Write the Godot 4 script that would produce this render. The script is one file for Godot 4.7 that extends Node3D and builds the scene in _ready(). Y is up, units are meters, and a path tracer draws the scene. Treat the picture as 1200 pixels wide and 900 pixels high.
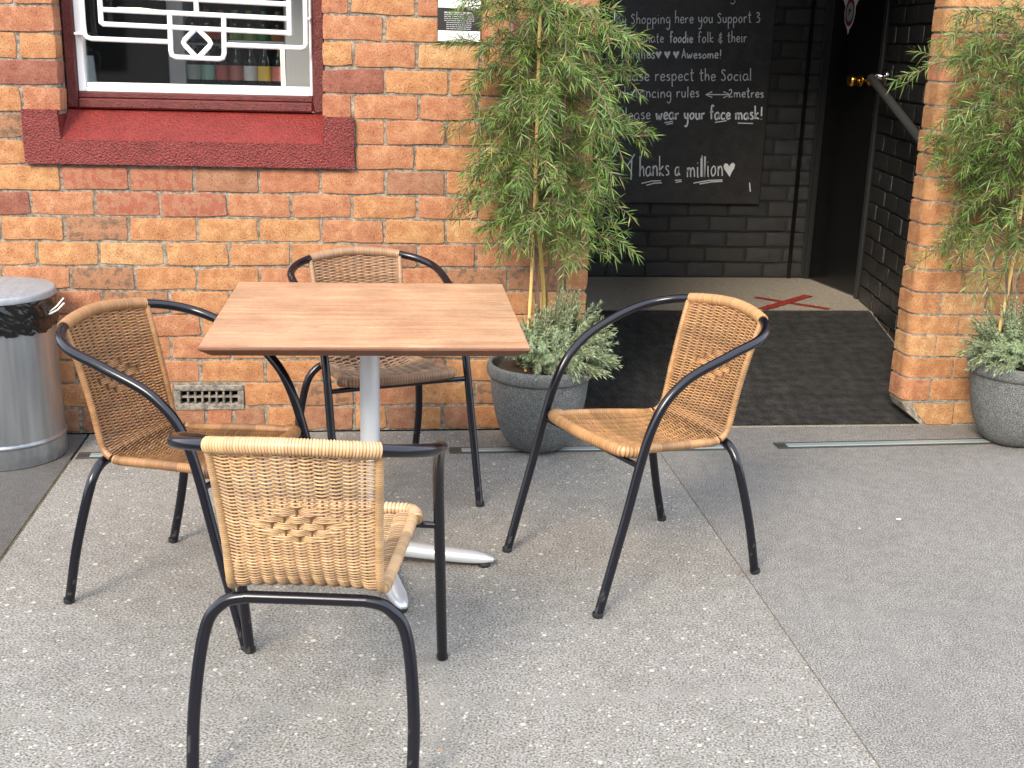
extends Node3D
# A paved terrace in front of an orange brick shop: a cafe table, four woven chairs, two potted shrubs, a bin, a black porch.

var rng := RandomNumberGenerator.new()
var taken := {}
var M := {}

# ------------------------------------------------------------------ mesh buffer
class Buf:
	var v := PackedVector3Array()
	var n := PackedVector3Array()
	var c := PackedColorArray()
	var u := PackedVector2Array()
	var i := PackedInt32Array()

	func vert(p: Vector3, nn: Vector3, col := Color.WHITE, uv := Vector2.ZERO) -> int:
		v.append(p); n.append(nn); c.append(col); u.append(uv)
		return v.size() - 1

	func tri(a: int, b: int, d: int) -> void:
		var g := (v[d] - v[a]).cross(v[b] - v[a])
		if g.dot(n[a] + n[b] + n[d]) >= 0.0:
			i.append(a); i.append(b); i.append(d)
		else:
			i.append(a); i.append(d); i.append(b)

	func flat(pts: Array, col := Color.WHITE, out := Vector3.ZERO, uvs: Array = []) -> void:
		var g: Vector3 = (pts[2] - pts[0]).cross(pts[1] - pts[0]).normalized()
		if out != Vector3.ZERO and g.dot(out) < 0.0: g = -g
		var k := []
		for j in pts.size(): k.append(vert(pts[j], g, col, uvs[j] if uvs.size() > j else Vector2.ZERO))
		for j in range(1, pts.size() - 1): tri(k[0], k[j], k[j + 1])

	func box(lo: Vector3, hi: Vector3, b := 0.0, col := Color.WHITE) -> void:
		# chamfered box
		var m := (lo + hi) / 2.0
		var h := (hi - lo) / 2.0
		b = min(b, min(h.x, min(h.y, h.z)) * 0.9)
		for ax in 3:
			for s in [-1.0, 1.0]:
				var a1 := (ax + 1) % 3
				var a2 := (ax + 2) % 3
				var pts := []
				for q in [[-1, -1], [1, -1], [1, 1], [-1, 1]]:
					var p := Vector3.ZERO
					p[ax] = s * h[ax]; p[a1] = q[0] * (h[a1] - b); p[a2] = q[1] * (h[a2] - b)
					pts.append(m + p)
				var o := Vector3.ZERO
				o[ax] = s
				flat(pts, col, o)
		if b <= 0.0: return
		for ax in 3:
			var a1 := (ax + 1) % 3
			var a2 := (ax + 2) % 3
			for s1 in [-1.0, 1.0]:
				for s2 in [-1.0, 1.0]:
					var pts := []
					for q in [[-1, 0], [1, 0], [1, 1], [-1, 1]]:
						var p := Vector3.ZERO
						p[ax] = q[0] * (h[ax] - b)
						p[a1] = s1 * (h[a1] - (b if q[1] == 1 else 0.0))
						p[a2] = s2 * (h[a2] - (b if q[1] == 0 else 0.0))
						pts.append(m + p)
					var o := Vector3.ZERO
					o[a1] = s1; o[a2] = s2
					flat(pts, col, o)
		for s0 in [-1.0, 1.0]:
			for s1 in [-1.0, 1.0]:
				for s2 in [-1.0, 1.0]:
					flat([m + Vector3(s0 * h.x, s1 * (h.y - b), s2 * (h.z - b)), m + Vector3(s0 * (h.x - b), s1 * h.y, s2 * (h.z - b)), m + Vector3(s0 * (h.x - b), s1 * (h.y - b), s2 * h.z)], col, Vector3(s0, s1, s2))

	func tube(path: PackedVector3Array, rad, sides := 10, col = Color.WHITE, caps := true) -> void:
		var t0 := (path[1] - path[0]).normalized()
		var up := Vector3.UP if abs(t0.y) < 0.9 else Vector3.RIGHT
		var e1 := t0.cross(up).normalized()
		var base := v.size()
		var np := path.size()
		var len := 0.0
		for k in np:
			var t: Vector3 = (path[min(k + 1, np - 1)] - path[max(k - 1, 0)]).normalized()
			e1 = (e1 - t * e1.dot(t)).normalized()
			var e2 := t.cross(e1)
			var r: float = rad[k] if rad is PackedFloat32Array else rad
			var cc: Color = col[k] if col is PackedColorArray else col
			if k > 0: len += path[k].distance_to(path[k - 1])
			for s in sides:
				var a := TAU * s / sides
				var d := e1 * cos(a) + e2 * sin(a)
				vert(path[k] + d * r, d, cc, Vector2(float(s) / sides, len))
		for k in np - 1:
			for s in sides:
				var s2 := (s + 1) % sides
				var a := base + k * sides + s
				var b := base + k * sides + s2
				tri(a, b, b + sides)
				tri(a, b + sides, a + sides)
		if caps:
			for e in [0, np - 1]:
				var t: Vector3 = (path[0] - path[1] if e == 0 else path[np - 1] - path[np - 2]).normalized()
				var cc: Color = col[e] if col is PackedColorArray else col
				var m := vert(path[e], t, cc)
				var ring := []
				for s in sides: ring.append(vert(v[base + e * sides + s], t, cc))
				for s in sides: tri(m, ring[s], ring[(s + 1) % sides])

	func lathe(prof: Array, segs := 40, at := Vector3.ZERO, axis := Basis.IDENTITY, wob := 0.0, col := Color.WHITE) -> void:
		# prof: Vector2(r, y); smooth normals; doubled points make a hard edge
		var base := v.size()
		var np := prof.size()
		for k in np:
			var a: Vector2 = prof[max(k - 1, 0)]
			var b: Vector2 = prof[min(k + 1, np - 1)]
			if k > 0 and prof[k].distance_to(prof[k - 1]) < 1e-6: a = prof[k]
			if k < np - 1 and prof[k].distance_to(prof[k + 1]) < 1e-6: b = prof[k]
			if a.distance_to(b) < 1e-7: a = prof[max(k - 1, 0)]; b = prof[min(k + 1, np - 1)]
			var d := (b - a).normalized()
			for s in segs + 1:
				var an := TAU * s / segs
				var w := 1.0 + wob * sin(an * 3.0 + prof[k].y * 9.0)
				var p := Vector3(cos(an) * prof[k].x * w, prof[k].y, sin(an) * prof[k].x * w)
				var nn := Vector3(cos(an) * d.y, -d.x, sin(an) * d.y)
				vert(at + axis * p, axis * nn, col, Vector2(float(s) / segs, float(k) / np))
		for k in np - 1:
			for s in segs:
				var a := base + k * (segs + 1) + s
				var b := a + segs + 1
				if prof[k].distance_to(prof[k + 1]) < 1e-6: continue
				tri(a, a + 1, b + 1)
				tri(a, b + 1, b)

	func prism(poly: PackedVector2Array, z0: float, z1: float, xf := Transform3D.IDENTITY, col := Color.WHITE) -> void:
		var t := Geometry2D.triangulate_polygon(poly)
		for e in [[z1, 1.0], [z0, -1.0]]:
			var k := []
			for p in poly: k.append(vert(xf * Vector3(p.x, p.y, e[0]), xf.basis * Vector3(0, 0, e[1]), col))
			for j in range(0, t.size(), 3): tri(k[t[j]], k[t[j + 1]], k[t[j + 2]])
		var cw := Geometry2D.is_polygon_clockwise(poly)
		for j in poly.size():
			var a := poly[j]
			var b := poly[(j + 1) % poly.size()]
			var d := (b - a)
			var o := Vector3(d.y, -d.x, 0) * (-1.0 if cw else 1.0)
			flat([xf * Vector3(a.x, a.y, z0), xf * Vector3(b.x, b.y, z0), xf * Vector3(b.x, b.y, z1), xf * Vector3(a.x, a.y, z1)], col, xf.basis * o)

	func ribbon(pts: PackedVector2Array, w: float, z: float, col := Color.WHITE) -> void:
		var np := pts.size()
		var pa := -1
		var pb := -1
		for k in np:
			var t := (pts[min(k + 1, np - 1)] - pts[max(k - 1, 0)]).normalized()
			var o := Vector2(-t.y, t.x) * w * 0.5
			var a := vert(Vector3(pts[k].x + o.x, pts[k].y + o.y, z), Vector3(0, 0, 1), col)
			var b := vert(Vector3(pts[k].x - o.x, pts[k].y - o.y, z), Vector3(0, 0, 1), col)
			if k > 0:
				tri(pa, pb, b); tri(pa, b, a)
			pa = a; pb = b

	func mesh() -> ArrayMesh:
		var a := []
		a.resize(Mesh.ARRAY_MAX)
		a[Mesh.ARRAY_VERTEX] = v; a[Mesh.ARRAY_NORMAL] = n; a[Mesh.ARRAY_COLOR] = c; a[Mesh.ARRAY_TEX_UV] = u; a[Mesh.ARRAY_INDEX] = i
		var m := ArrayMesh.new()
		m.add_surface_from_arrays(Mesh.PRIMITIVE_TRIANGLES, a)
		return m

# ------------------------------------------------------------------ scene helpers
func numbered(called: String) -> String:
	if not taken.has(called):
		taken[called] = 0
		return called
	taken[called] += 1
	return "%s_%03d" % [called, taken[called]]

func tag(o, label := "", category := "", group := "", kind := ""):
	if label: o.set_meta("label", label)
	if category: o.set_meta("category", category)
	if group: o.set_meta("group", group)
	if kind: o.set_meta("kind", kind)
	return o

func thing(called: String, label: String, category: String, at := Vector3.ZERO, turn := 0.0, group := ""):
	var o := Node3D.new()
	o.name = numbered(called)
	add_child(o)
	o.position = at
	o.rotation.y = turn
	return tag(o, label, category, group)

func put(b, called: String, mat, parent = null):
	var o := MeshInstance3D.new()
	o.mesh = b.mesh() if b is Buf else b
	o.material_override = mat
	o.cast_shadow = GeometryInstance3D.SHADOW_CASTING_SETTING_ON
	if parent == null:
		o.name = numbered(called)
		add_child(o)
	else:
		o.name = called
		parent.add_child(o, true)
	return o

func group_node(called: String, parent):
	var o := Node3D.new()
	o.name = called
	parent.add_child(o, true)
	return o

func struct(b, called: String, mat, label := ""):
	return tag(put(b, called, mat), label, "", "", "structure")

func lin(r: float, g: float, b: float) -> Color:
	return Color(r, g, b).linear_to_srgb()

func spline(pts: Array, n := 10) -> PackedVector3Array:
	var out := PackedVector3Array()
	var np := pts.size()
	for k in np - 1:
		var a: Vector3 = pts[k - 1] if k > 0 else pts[0] * 2.0 - pts[1]
		var d: Vector3 = pts[k + 2] if k + 2 < np else pts[np - 1] * 2.0 - pts[np - 2]
		for s in n: out.append(pts[k].cubic_interpolate(pts[k + 1], a, d, float(s) / n))
	out.append(pts[np - 1])
	return out

func spline2(pts: Array, n := 5) -> PackedVector2Array:
	var out := PackedVector2Array()
	var np := pts.size()
	for k in np - 1:
		var a: Vector2 = pts[k - 1] if k > 0 else pts[0] * 2.0 - pts[1]
		var d: Vector2 = pts[k + 2] if k + 2 < np else pts[np - 1] * 2.0 - pts[np - 2]
		for s in n: out.append(pts[k].cubic_interpolate(pts[k + 1], a, d, float(s) / n))
	out.append(pts[np - 1])
	return out

# ------------------------------------------------------------------ textures and materials
func noise_bytes(w: int, h: int, freq: float, seed_: int, type := FastNoiseLite.TYPE_SIMPLEX_SMOOTH, oct := 3) -> PackedByteArray:
	var f := FastNoiseLite.new()
	f.noise_type = type
	f.frequency = freq
	f.seed = seed_
	f.fractal_octaves = oct
	var im := f.get_seamless_image(w, h)
	im.convert(Image.FORMAT_L8)
	return im.get_data()

func image_of(rgb: PackedByteArray, w: int, h: int) -> ImageTexture:
	var im := Image.create_from_data(w, h, false, Image.FORMAT_RGB8, rgb)
	return ImageTexture.create_from_image(im)

func normal_of(hgt: PackedByteArray, w: int, h: int, scale: float) -> ImageTexture:
	var im := Image.create_from_data(w, h, false, Image.FORMAT_L8, hgt)
	im.convert(Image.FORMAT_RGBA8)
	im.bump_map_to_normal_map(scale)
	return ImageTexture.create_from_image(im)

func std(col: Color, rough := 0.7, metal := 0.0) -> StandardMaterial3D:
	var m := StandardMaterial3D.new()
	m.albedo_color = col
	m.roughness = rough
	m.metallic = metal
	return m

func tri_tex(m: StandardMaterial3D, tex, nrm, metres: float, nscale := 1.0, world := true):
	m.albedo_texture = tex
	if nrm:
		m.normal_enabled = true
		m.normal_texture = nrm
		m.normal_scale = nscale
	m.uv1_triplanar = true
	m.uv1_world_triplanar = world
	m.uv1_scale = Vector3.ONE / metres
	return m

func b8(x: float) -> int:
	return int(clamp(x, 0.0, 1.0) * 255.0)

func make_textures():
	var T := {}
	# fired clay: mottled, with dark pits and pale flecks
	var S := 512
	var lo := noise_bytes(S, S, 0.012, 3)
	var mid := noise_bytes(S, S, 0.05, 4)
	var hi := noise_bytes(S, S, 0.22, 5)
	var spot := noise_bytes(S, S, 0.085, 8, FastNoiseLite.TYPE_SIMPLEX, 2)
	var rgb := PackedByteArray(); rgb.resize(S * S * 3)
	var smear := PackedByteArray(); smear.resize(S * S * 3)
	var hgt := PackedByteArray(); hgt.resize(S * S)
	var soot := PackedByteArray(); soot.resize(S * S * 3)
	var mort := PackedByteArray(); mort.resize(S * S * 3)
	for k in S * S:
		var a := lo[k] / 255.0
		var b := mid[k] / 255.0
		var d := hi[k] / 255.0
		var t := 0.86 + 0.15 * (a - 0.5) + 0.10 * (b - 0.5) + 0.18 * (d - 0.5)
		var pit: float = max(smoothstep(0.74, 0.84, d) * smoothstep(0.45, 0.7, b), smoothstep(0.70, 0.78, spot[k] / 255.0) * smoothstep(0.35, 0.6, d))
		var pale := smoothstep(0.66, 0.85, b) * smoothstep(0.5, 0.75, a)
		t *= 1.0 - 0.5 * pit
		var sh := (a - 0.5) * 0.14
		rgb[k * 3] = b8(t * 1.04 + pale * 0.10); rgb[k * 3 + 1] = b8(t * (1.0 + sh) + pale * 0.13); rgb[k * 3 + 2] = b8(t * (0.96 + sh * 1.2) + pale * 0.16)
		var sm := smoothstep(0.48, 0.56, a * 0.75 + b * 0.25) * (0.75 + 0.25 * b)
		smear[k * 3] = b8(lerp(t * 1.0, t * 0.88, sm)); smear[k * 3 + 1] = b8(lerp(t, t * 0.74, sm)); smear[k * 3 + 2] = b8(lerp(t, t * 0.76, sm))
		var so := smoothstep(0.44, 0.74, a * 0.7 + b * 0.3) * (0.7 + 0.3 * d)
		for ch in 3: soot[k * 3 + ch] = b8(t * lerp(1.0, 0.60 + 0.08 * ch, so))
		hgt[k] = b8(0.5 + 0.25 * (b - 0.5) + 0.5 * (d - 0.5) - 0.35 * pit)
		var mm := 0.72 + 0.4 * (d - 0.5) + 0.5 * (a - 0.5) + 0.3 * (b - 0.5)
		mort[k * 3] = b8(mm); mort[k * 3 + 1] = b8(mm * 0.985); mort[k * 3 + 2] = b8(mm * (0.93 + 0.1 * b))
	T.clay = image_of(rgb, S, S); T.smear = image_of(smear, S, S); T.soot = image_of(soot, S, S); T.clay_n = normal_of(hgt, S, S, 5.0); T.mortar = image_of(mort, S, S)
	# exposed aggregate concrete, light slab with pale chips and a darker finer one
	var P := 1024
	var f1 := noise_bytes(P, P, 0.16, 11)
	var f2 := noise_bytes(P, P, 0.02, 12)
	var f3 := noise_bytes(P, P, 0.42, 13, FastNoiseLite.TYPE_SIMPLEX, 1)
	var c1 := PackedByteArray(); c1.resize(P * P * 3)
	var c2 := PackedByteArray(); c2.resize(P * P * 3)
	var h1 := PackedByteArray(); h1.resize(P * P)
	for k in P * P:
		var a := f1[k] / 255.0
		var b := f2[k] / 255.0
		var d := f3[k] / 255.0
		var t := 0.60 + 0.46 * (a - 0.5) + 0.08 * (b - 0.5) + 0.20 * (d - 0.5)
		if a < 0.32: t -= 0.10
		c1[k * 3] = b8(t * 1.0); c1[k * 3 + 1] = b8(t * 0.98); c1[k * 3 + 2] = b8(t * (0.945 + 0.03 * b))
		var t2 := 0.56 + 0.60 * (a - 0.5) + 0.08 * (b - 0.5) + 0.35 * (d - 0.5)
		c2[k * 3] = b8(t2); c2[k * 3 + 1] = b8(t2 * 0.98); c2[k * 3 + 2] = b8(t2 * 0.965)
		h1[k] = b8(0.5 + 0.6 * (a - 0.5) + 0.3 * (d - 0.5))
	for q in 3400:
		# stones: small dark and tan ones, fewer large white ones
		var white := q < 900
		var r := rng.randf_range(1.6, 4.3) if white else rng.randf_range(1.4, 3.8)
		if white and rng.randf() < 0.12: r *= 1.5
		var cx := rng.randi_range(0, P - 1)
		var cy := rng.randi_range(0, P - 1)
		var st := rng.randf_range(0.6, 1.0)
		var an := rng.randf() * TAU
		var tone := Vector3(0.97, 0.95, 0.9) * rng.randf_range(0.92, 1.02)
		if not white:
			tone = [Vector3(0.38, 0.37, 0.37), Vector3(0.46, 0.45, 0.43), Vector3(0.70, 0.68, 0.63), Vector3(0.52, 0.51, 0.50)][q % 4]
		if q == 7 or q == 130: tone = Vector3(0.85, 0.66, 0.4)
		for dy in range(-6, 7):
			for dx in range(-6, 7):
				var lx := dx * cos(an) + dy * sin(an)
				var ly := (-dx * sin(an) + dy * cos(an)) / st
				var dd := sqrt(lx * lx + ly * ly) + (0.8 if (dx * 7 + dy * 3 + q) % 5 == 0 else 0.0)
				if dd < r:
					var k := posmod(cy + dy, P) * P + posmod(cx + dx, P)
					var al: float = clamp(r - dd, 0.0, 1.0) * (0.75 if white else 0.55)
					for ch in 3: c1[k * 3 + ch] = b8(lerp(c1[k * 3 + ch] / 255.0, tone[ch], al))
	T.slab = image_of(c1, P, P); T.slab_dark = image_of(c2, P, P); T.slab_n = normal_of(h1, P, P, 4.0)
	# timber: long grain along u
	var W := 1024
	var H := 512
	var g0 := FastNoiseLite.new(); g0.seed = 31; g0.frequency = 0.01; g0.fractal_octaves = 4
	var g1 := FastNoiseLite.new(); g1.seed = 32; g1.frequency = 0.06; g1.fractal_octaves = 3
	var wd := PackedByteArray(); wd.resize(W * H * 3)
	for y in H:
		for x in W:
			var bend := g0.get_noise_2d(x * 0.5, y * 0.6) * 7.0
			var a := g0.get_noise_2d(x * 0.10, (y + bend) * 4.2)
			var b := g1.get_noise_2d(x * 0.12, (y + bend) * 4.0)
			var d := g1.get_noise_2d(x * 0.7 + 900.0, y * 6.5)
			var t := 0.88 + 0.09 * a + 0.07 * b + 0.08 * d
			var streak := smoothstep(0.28, 0.5, a + b * 0.35) * smoothstep(-0.1, 0.4, g0.get_noise_2d(x * 0.5 + 300.0, y * 1.3))
			t -= streak * 0.16
			t -= 0.10 * smoothstep(0.3, 0.55, g1.get_noise_2d(x * 0.5 + 50.0, y * 9.0 + 70.0))
			var k := (y * W + x) * 3
			t *= 0.97 + 0.11 * g0.get_noise_2d(x * 0.35 + 700.0, y * 0.5)
			wd[k] = b8(t * 1.0); wd[k + 1] = b8(t * (0.95 + 0.08 * a) - streak * 0.05); wd[k + 2] = b8(t * (0.90 + 0.12 * a) - streak * 0.08)
	T.wood = image_of(wd, W, H)
	# speckled stone-look pot, galvanised steel, stippled paint
	var sp := PackedByteArray(); sp.resize(S * S * 3)
	var gv := PackedByteArray(); gv.resize(S * S * 3)
	var sth := PackedByteArray(); sth.resize(S * S)
	var fine := noise_bytes(S, S, 0.3, 41, FastNoiseLite.TYPE_SIMPLEX, 1)
	var cell := noise_bytes(S, S, 0.06, 42, FastNoiseLite.TYPE_CELLULAR, 1)
	var vine := FastNoiseLite.new(); vine.seed = 44; vine.frequency = 0.02
	for y in S:
		for x in S:
			var k := y * S + x
			var d := fine[k] / 255.0
			var t := 0.42 + 0.16 * (mid[k] / 255.0 - 0.5) + 0.36 * smoothstep(0.66, 0.86, d) - 0.16 * smoothstep(0.34, 0.2, d)
			sp[k * 3] = b8(t); sp[k * 3 + 1] = b8(t * 1.0); sp[k * 3 + 2] = b8(t * 0.98)
			var sx: float = abs(x - S / 2.0)
			var s := 0.80 + 0.07 * vine.get_noise_2d(sx * 1.6, y * 0.05) + 0.09 * (cell[k] / 255.0 - 0.5) + 0.06 * (lo[k] / 255.0 - 0.5)
			gv[k * 3] = b8(s * 0.99); gv[k * 3 + 1] = b8(s); gv[k * 3 + 2] = b8(s * 1.01)
			sth[k] = b8(0.5 + 0.8 * (noise_pick(mid, k, S) - 0.5) + 0.35 * (d - 0.5))
	T.speckle = image_of(sp, S, S); T.zinc = image_of(gv, S, S); T.stipple_n = normal_of(sth, S, S, 7.0)
	return T

func noise_pick(a: PackedByteArray, k: int, s: int) -> float:
	# the noise map read at three times its scale
	return a[((k / s) * 3 % s) * s + (k % s) * 3 % s] / 255.0

func make_materials(T):
	var brick_tones := {"orange": Color8(201, 147, 103), "amber": Color8(204, 153, 106), "salmon": Color8(198, 141, 105), "terracotta": Color8(190, 131, 99), "buff": Color8(210, 165, 118), "umber": Color8(174, 128, 101), "oxblood": Color8(158, 102, 85)}
	for k in brick_tones:
		var m := std(brick_tones[k], 0.92)
		M["brick_" + k] = tri_tex(m, T.clay, T.clay_n, 0.40, 0.9)
	M.brick_smeared = tri_tex(std(Color8(198, 134, 100), 0.85), T.smear, T.clay_n, 0.30, 0.8)
	M.brick_sooty = tri_tex(std(Color8(196, 140, 102), 0.92), T.soot, T.clay_n, 0.33, 1.2)
	M.mortar = tri_tex(std(Color8(198, 186, 166), 0.97), T.mortar, T.clay_n, 0.22, 1.6)
	M.mortar_lime = tri_tex(std(Color8(208, 198, 180), 0.97), T.mortar, T.clay_n, 0.22, 1.6)
	M.black_brick = tri_tex(std(Color8(42, 42, 42), 0.27), null, T.clay_n, 0.2, 1.3)
	M.black_brick_worn = tri_tex(std(Color8(52, 51, 50), 0.34), T.clay, T.clay_n, 0.2, 1.4)
	M.black_mortar = tri_tex(std(Color8(44, 43, 42), 0.5), T.mortar, T.clay_n, 0.2, 1.4)
	M.slab = tri_tex(std(Color8(214, 211, 204), 0.93), T.slab, T.slab_n, 1.35, 0.5)
	M.slab_dark = tri_tex(std(Color8(206, 203, 197), 0.93), T.slab_dark, T.slab_n, 1.1, 0.5)
	M.slab_old = tri_tex(std(Color8(150, 147, 144), 0.95), T.slab_dark, T.slab_n, 0.9, 0.6)
	for k in ["slab", "slab_dark", "slab_old"]: M[k].vertex_color_use_as_albedo = true
	M.porch_floor = tri_tex(std(Color8(236, 226, 208), 0.85), T.slab, T.slab_n, 0.9, 0.5)
	M.sand = tri_tex(std(Color8(150, 138, 116), 1.0), T.mortar, null, 0.15)
	M.dirt = tri_tex(std(Color8(104, 96, 66), 1.0), T.mortar, null, 0.15)
	M.asphalt = tri_tex(std(Color8(92, 92, 94), 0.95), T.slab_dark, null, 1.4)
	M.wood = std(Color8(200, 163, 133), 0.42)
	M.wood.albedo_texture = T.wood
	M.wood_edge = tri_tex(std(Color8(138, 96, 74), 0.6), T.wood, null, 0.5)
	M.aluminium = std(Color8(216, 219, 222), 0.4, 0.45)
	M.aluminium_cast = std(Color8(214, 217, 220), 0.38, 0.55)
	M.frame = std(Color8(22, 22, 24), 0.24)
	M.frame.vertex_color_use_as_albedo = true
	M.frame.albedo_color = Color.WHITE
	M.rubber = std(Color8(28, 28, 28), 0.75)
	M.mat = tri_tex(std(Color8(78, 77, 75), 0.5), T.mortar, null, 0.5)
	for k in [["cane_gold", Color8(188, 144, 98)], ["cane_brown", Color8(168, 125, 84)], ["cane_pale", Color8(206, 169, 126)], ["cane_grey", Color8(172, 137, 106)]]:
		var m := std(k[1], 0.42)
		m.vertex_color_use_as_albedo = true
		M[k[0]] = m
	M.pot = tri_tex(std(Color8(212, 214, 214), 0.8), T.speckle, T.clay_n, 0.75, 0.4)
	M.soil = std(Color8(58, 44, 34), 1.0)
	M.zinc = std(Color8(205, 208, 210), 0.36, 0.85)
	M.zinc.albedo_texture = T.zinc
	M.zinc.uv1_scale = Vector3(2, 1, 1)
	M.zinc_lid = tri_tex(std(Color8(196, 199, 202), 0.5, 0.4), T.zinc, null, 0.5)
	M.bag = std(Color8(16, 16, 17), 0.22)
	M.red_paint = tri_tex(std(Color8(130, 43, 37), 0.5), T.clay, T.stipple_n, 0.75, 0.6)
	M.red_smooth = tri_tex(std(Color8(134, 44, 38), 0.5), T.clay, T.stipple_n, 0.8, 0.4)
	M.red_timber = tri_tex(std(Color8(110, 40, 36), 0.45), T.clay, T.clay_n, 0.5, 1.0)
	M.white_paint = std(Color8(240, 240, 238), 0.4)
	M.cement = tri_tex(std(Color8(178, 170, 156), 0.95), T.mortar, T.clay_n, 0.2, 0.8)
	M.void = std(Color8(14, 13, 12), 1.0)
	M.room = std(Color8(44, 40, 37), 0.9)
	M.grey_panel = std(Color8(176, 178, 178), 0.6)
	M.fridge = std(Color8(206, 204, 198), 0.5)
	M.board = tri_tex(std(Color8(58, 58, 58), 0.5), T.clay, null, 0.7)
	M.chalk = std(Color8(235, 238, 238), 0.95)
	M.chalk_faint = std(Color8(222, 225, 226), 0.95)
	M.chalk_bold = std(Color8(250, 251, 250), 0.95)
	M.door = std(Color8(15, 15, 15), 0.25)
	M.door_trim = std(Color8(42, 42, 42), 0.35)
	M.brass = std(Color8(226, 170, 70), 0.2, 1.0)
	M.chrome = std(Color8(205, 205, 205), 0.15, 1.0)
	M.rail = std(Color8(70, 70, 70), 0.4, 0.2)
	M.red_tape = tri_tex(std(Color8(190, 62, 50), 0.7), T.mortar, null, 0.2)
	M.print_white = std(Color8(236, 236, 234), 0.5)
	M.print_black = std(Color8(38, 33, 31), 0.5)
	M.print_grey = std(Color8(176, 176, 176), 0.5)
	M.print_red = std(Color8(130, 34, 34), 0.5)
	M.glass_strip = std(Color8(134, 144, 142), 0.15)
	M.steel = std(Color8(120, 122, 122), 0.35, 0.8)
	M.steel_dark = std(Color8(74, 72, 66), 0.5, 0.4)
	M.bark = std(Color8(112, 92, 72), 0.9)
	M.bamboo = std(Color8(222, 184, 116), 0.55)
	M.cane_green = std(Color8(176, 150, 78), 0.6)
	M.leaf = std(Color.WHITE, 0.42)
	M.leaf.vertex_color_use_as_albedo = true
	M.leaf.backlight = Color(0.45, 0.5, 0.22)
	M.sage = std(Color.WHITE, 0.7)
	M.sage.vertex_color_use_as_albedo = true
	M.sage.backlight = Color(0.3, 0.33, 0.25)
	M.tie = std(Color8(230, 230, 222), 0.4)
	var g := std(Color(0.05, 0.06, 0.06, 0.04), 0.03)
	g.transparency = BaseMaterial3D.TRANSPARENCY_ALPHA
	M.glass = g
	M.tube_glow = std(Color8(255, 244, 214), 0.5)
	M.tube_glow.emission_enabled = true
	M.tube_glow.emission = Color8(255, 240, 205)
	M.tube_glow.emission_energy_multiplier = 1.2

# ------------------------------------------------------------------ bricks
var brick_cache := {}
func brick_mesh(L: float, H: float, D: float, variant: int, round_left := 0.0) -> ArrayMesh:
	var key := "%.3f %.3f %.3f %d %.2f" % [L, H, D, variant, round_left]
	if brick_cache.has(key): return brick_cache[key]
	var r := RandomNumberGenerator.new()
	r.seed = variant * 977 + int(L * 1000)
	var b := Buf.new()
	# outline with worn corners and a slightly wavy arris
	var pts := []
	var hx := L / 2
	var hy := H / 2
	var cn := 0.006
	var raw := [Vector2(-hx + cn, -hy), Vector2(-hx * 0.35, -hy), Vector2(hx * 0.35, -hy), Vector2(hx - cn, -hy), Vector2(hx, -hy + cn), Vector2(hx, 0), Vector2(hx, hy - cn), Vector2(hx - cn, hy), Vector2(hx * 0.3, hy), Vector2(-hx * 0.4, hy), Vector2(-hx + cn, hy), Vector2(-hx, hy - cn), Vector2(-hx, 0), Vector2(-hx, -hy + cn)]
	for p in raw: pts.append(p + Vector2(r.randf_range(-0.0028, 0.0028), r.randf_range(-0.003, 0.003)))
	if r.randf() < 0.45:
		var ci: int = [0, 3, 7, 10][r.randi() % 4]
		pts[ci] *= Vector2(0.94, 0.86)
	var n := pts.size()
	var bev := r.randf_range(0.0015, 0.0032)
	var m := b.vert(Vector3(0, 0, 0.0006), Vector3(0, 0, 1))
	var f := []; var e := []; var e2 := []; var k := []
	for p in pts:
		var o := Vector3(p.x / hx, p.y / hy, 0.0)
		o = Vector3(o.x if abs(o.x) > 0.9 else 0.0, o.y if abs(o.y) > 0.9 else 0.0, 0).normalized()
		var q: Vector2 = p - Vector2(o.x, o.y) * bev
		var zz := r.randf_range(-0.0008, 0.0008)
		f.append(b.vert(Vector3(q.x, q.y, zz), (Vector3(0, 0, 1) + o * 0.12).normalized()))
		e.append(b.vert(Vector3(p.x, p.y, -bev * r.randf_range(0.7, 1.5)), (o + Vector3(0, 0, 0.5)).normalized()))
		k.append(b.vert(Vector3(p.x, p.y, -D), o))
	for j in n:
		var j2 := (j + 1) % n
		b.tri(m, f[j], f[j2])
		b.tri(f[j], e[j], e[j2]); b.tri(f[j], e[j2], f[j2])
		b.tri(e[j], k[j], k[j2]); b.tri(e[j], k[j2], e[j2])
	var mesh := b.mesh()
	brick_cache[key] = mesh
	return mesh

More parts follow.
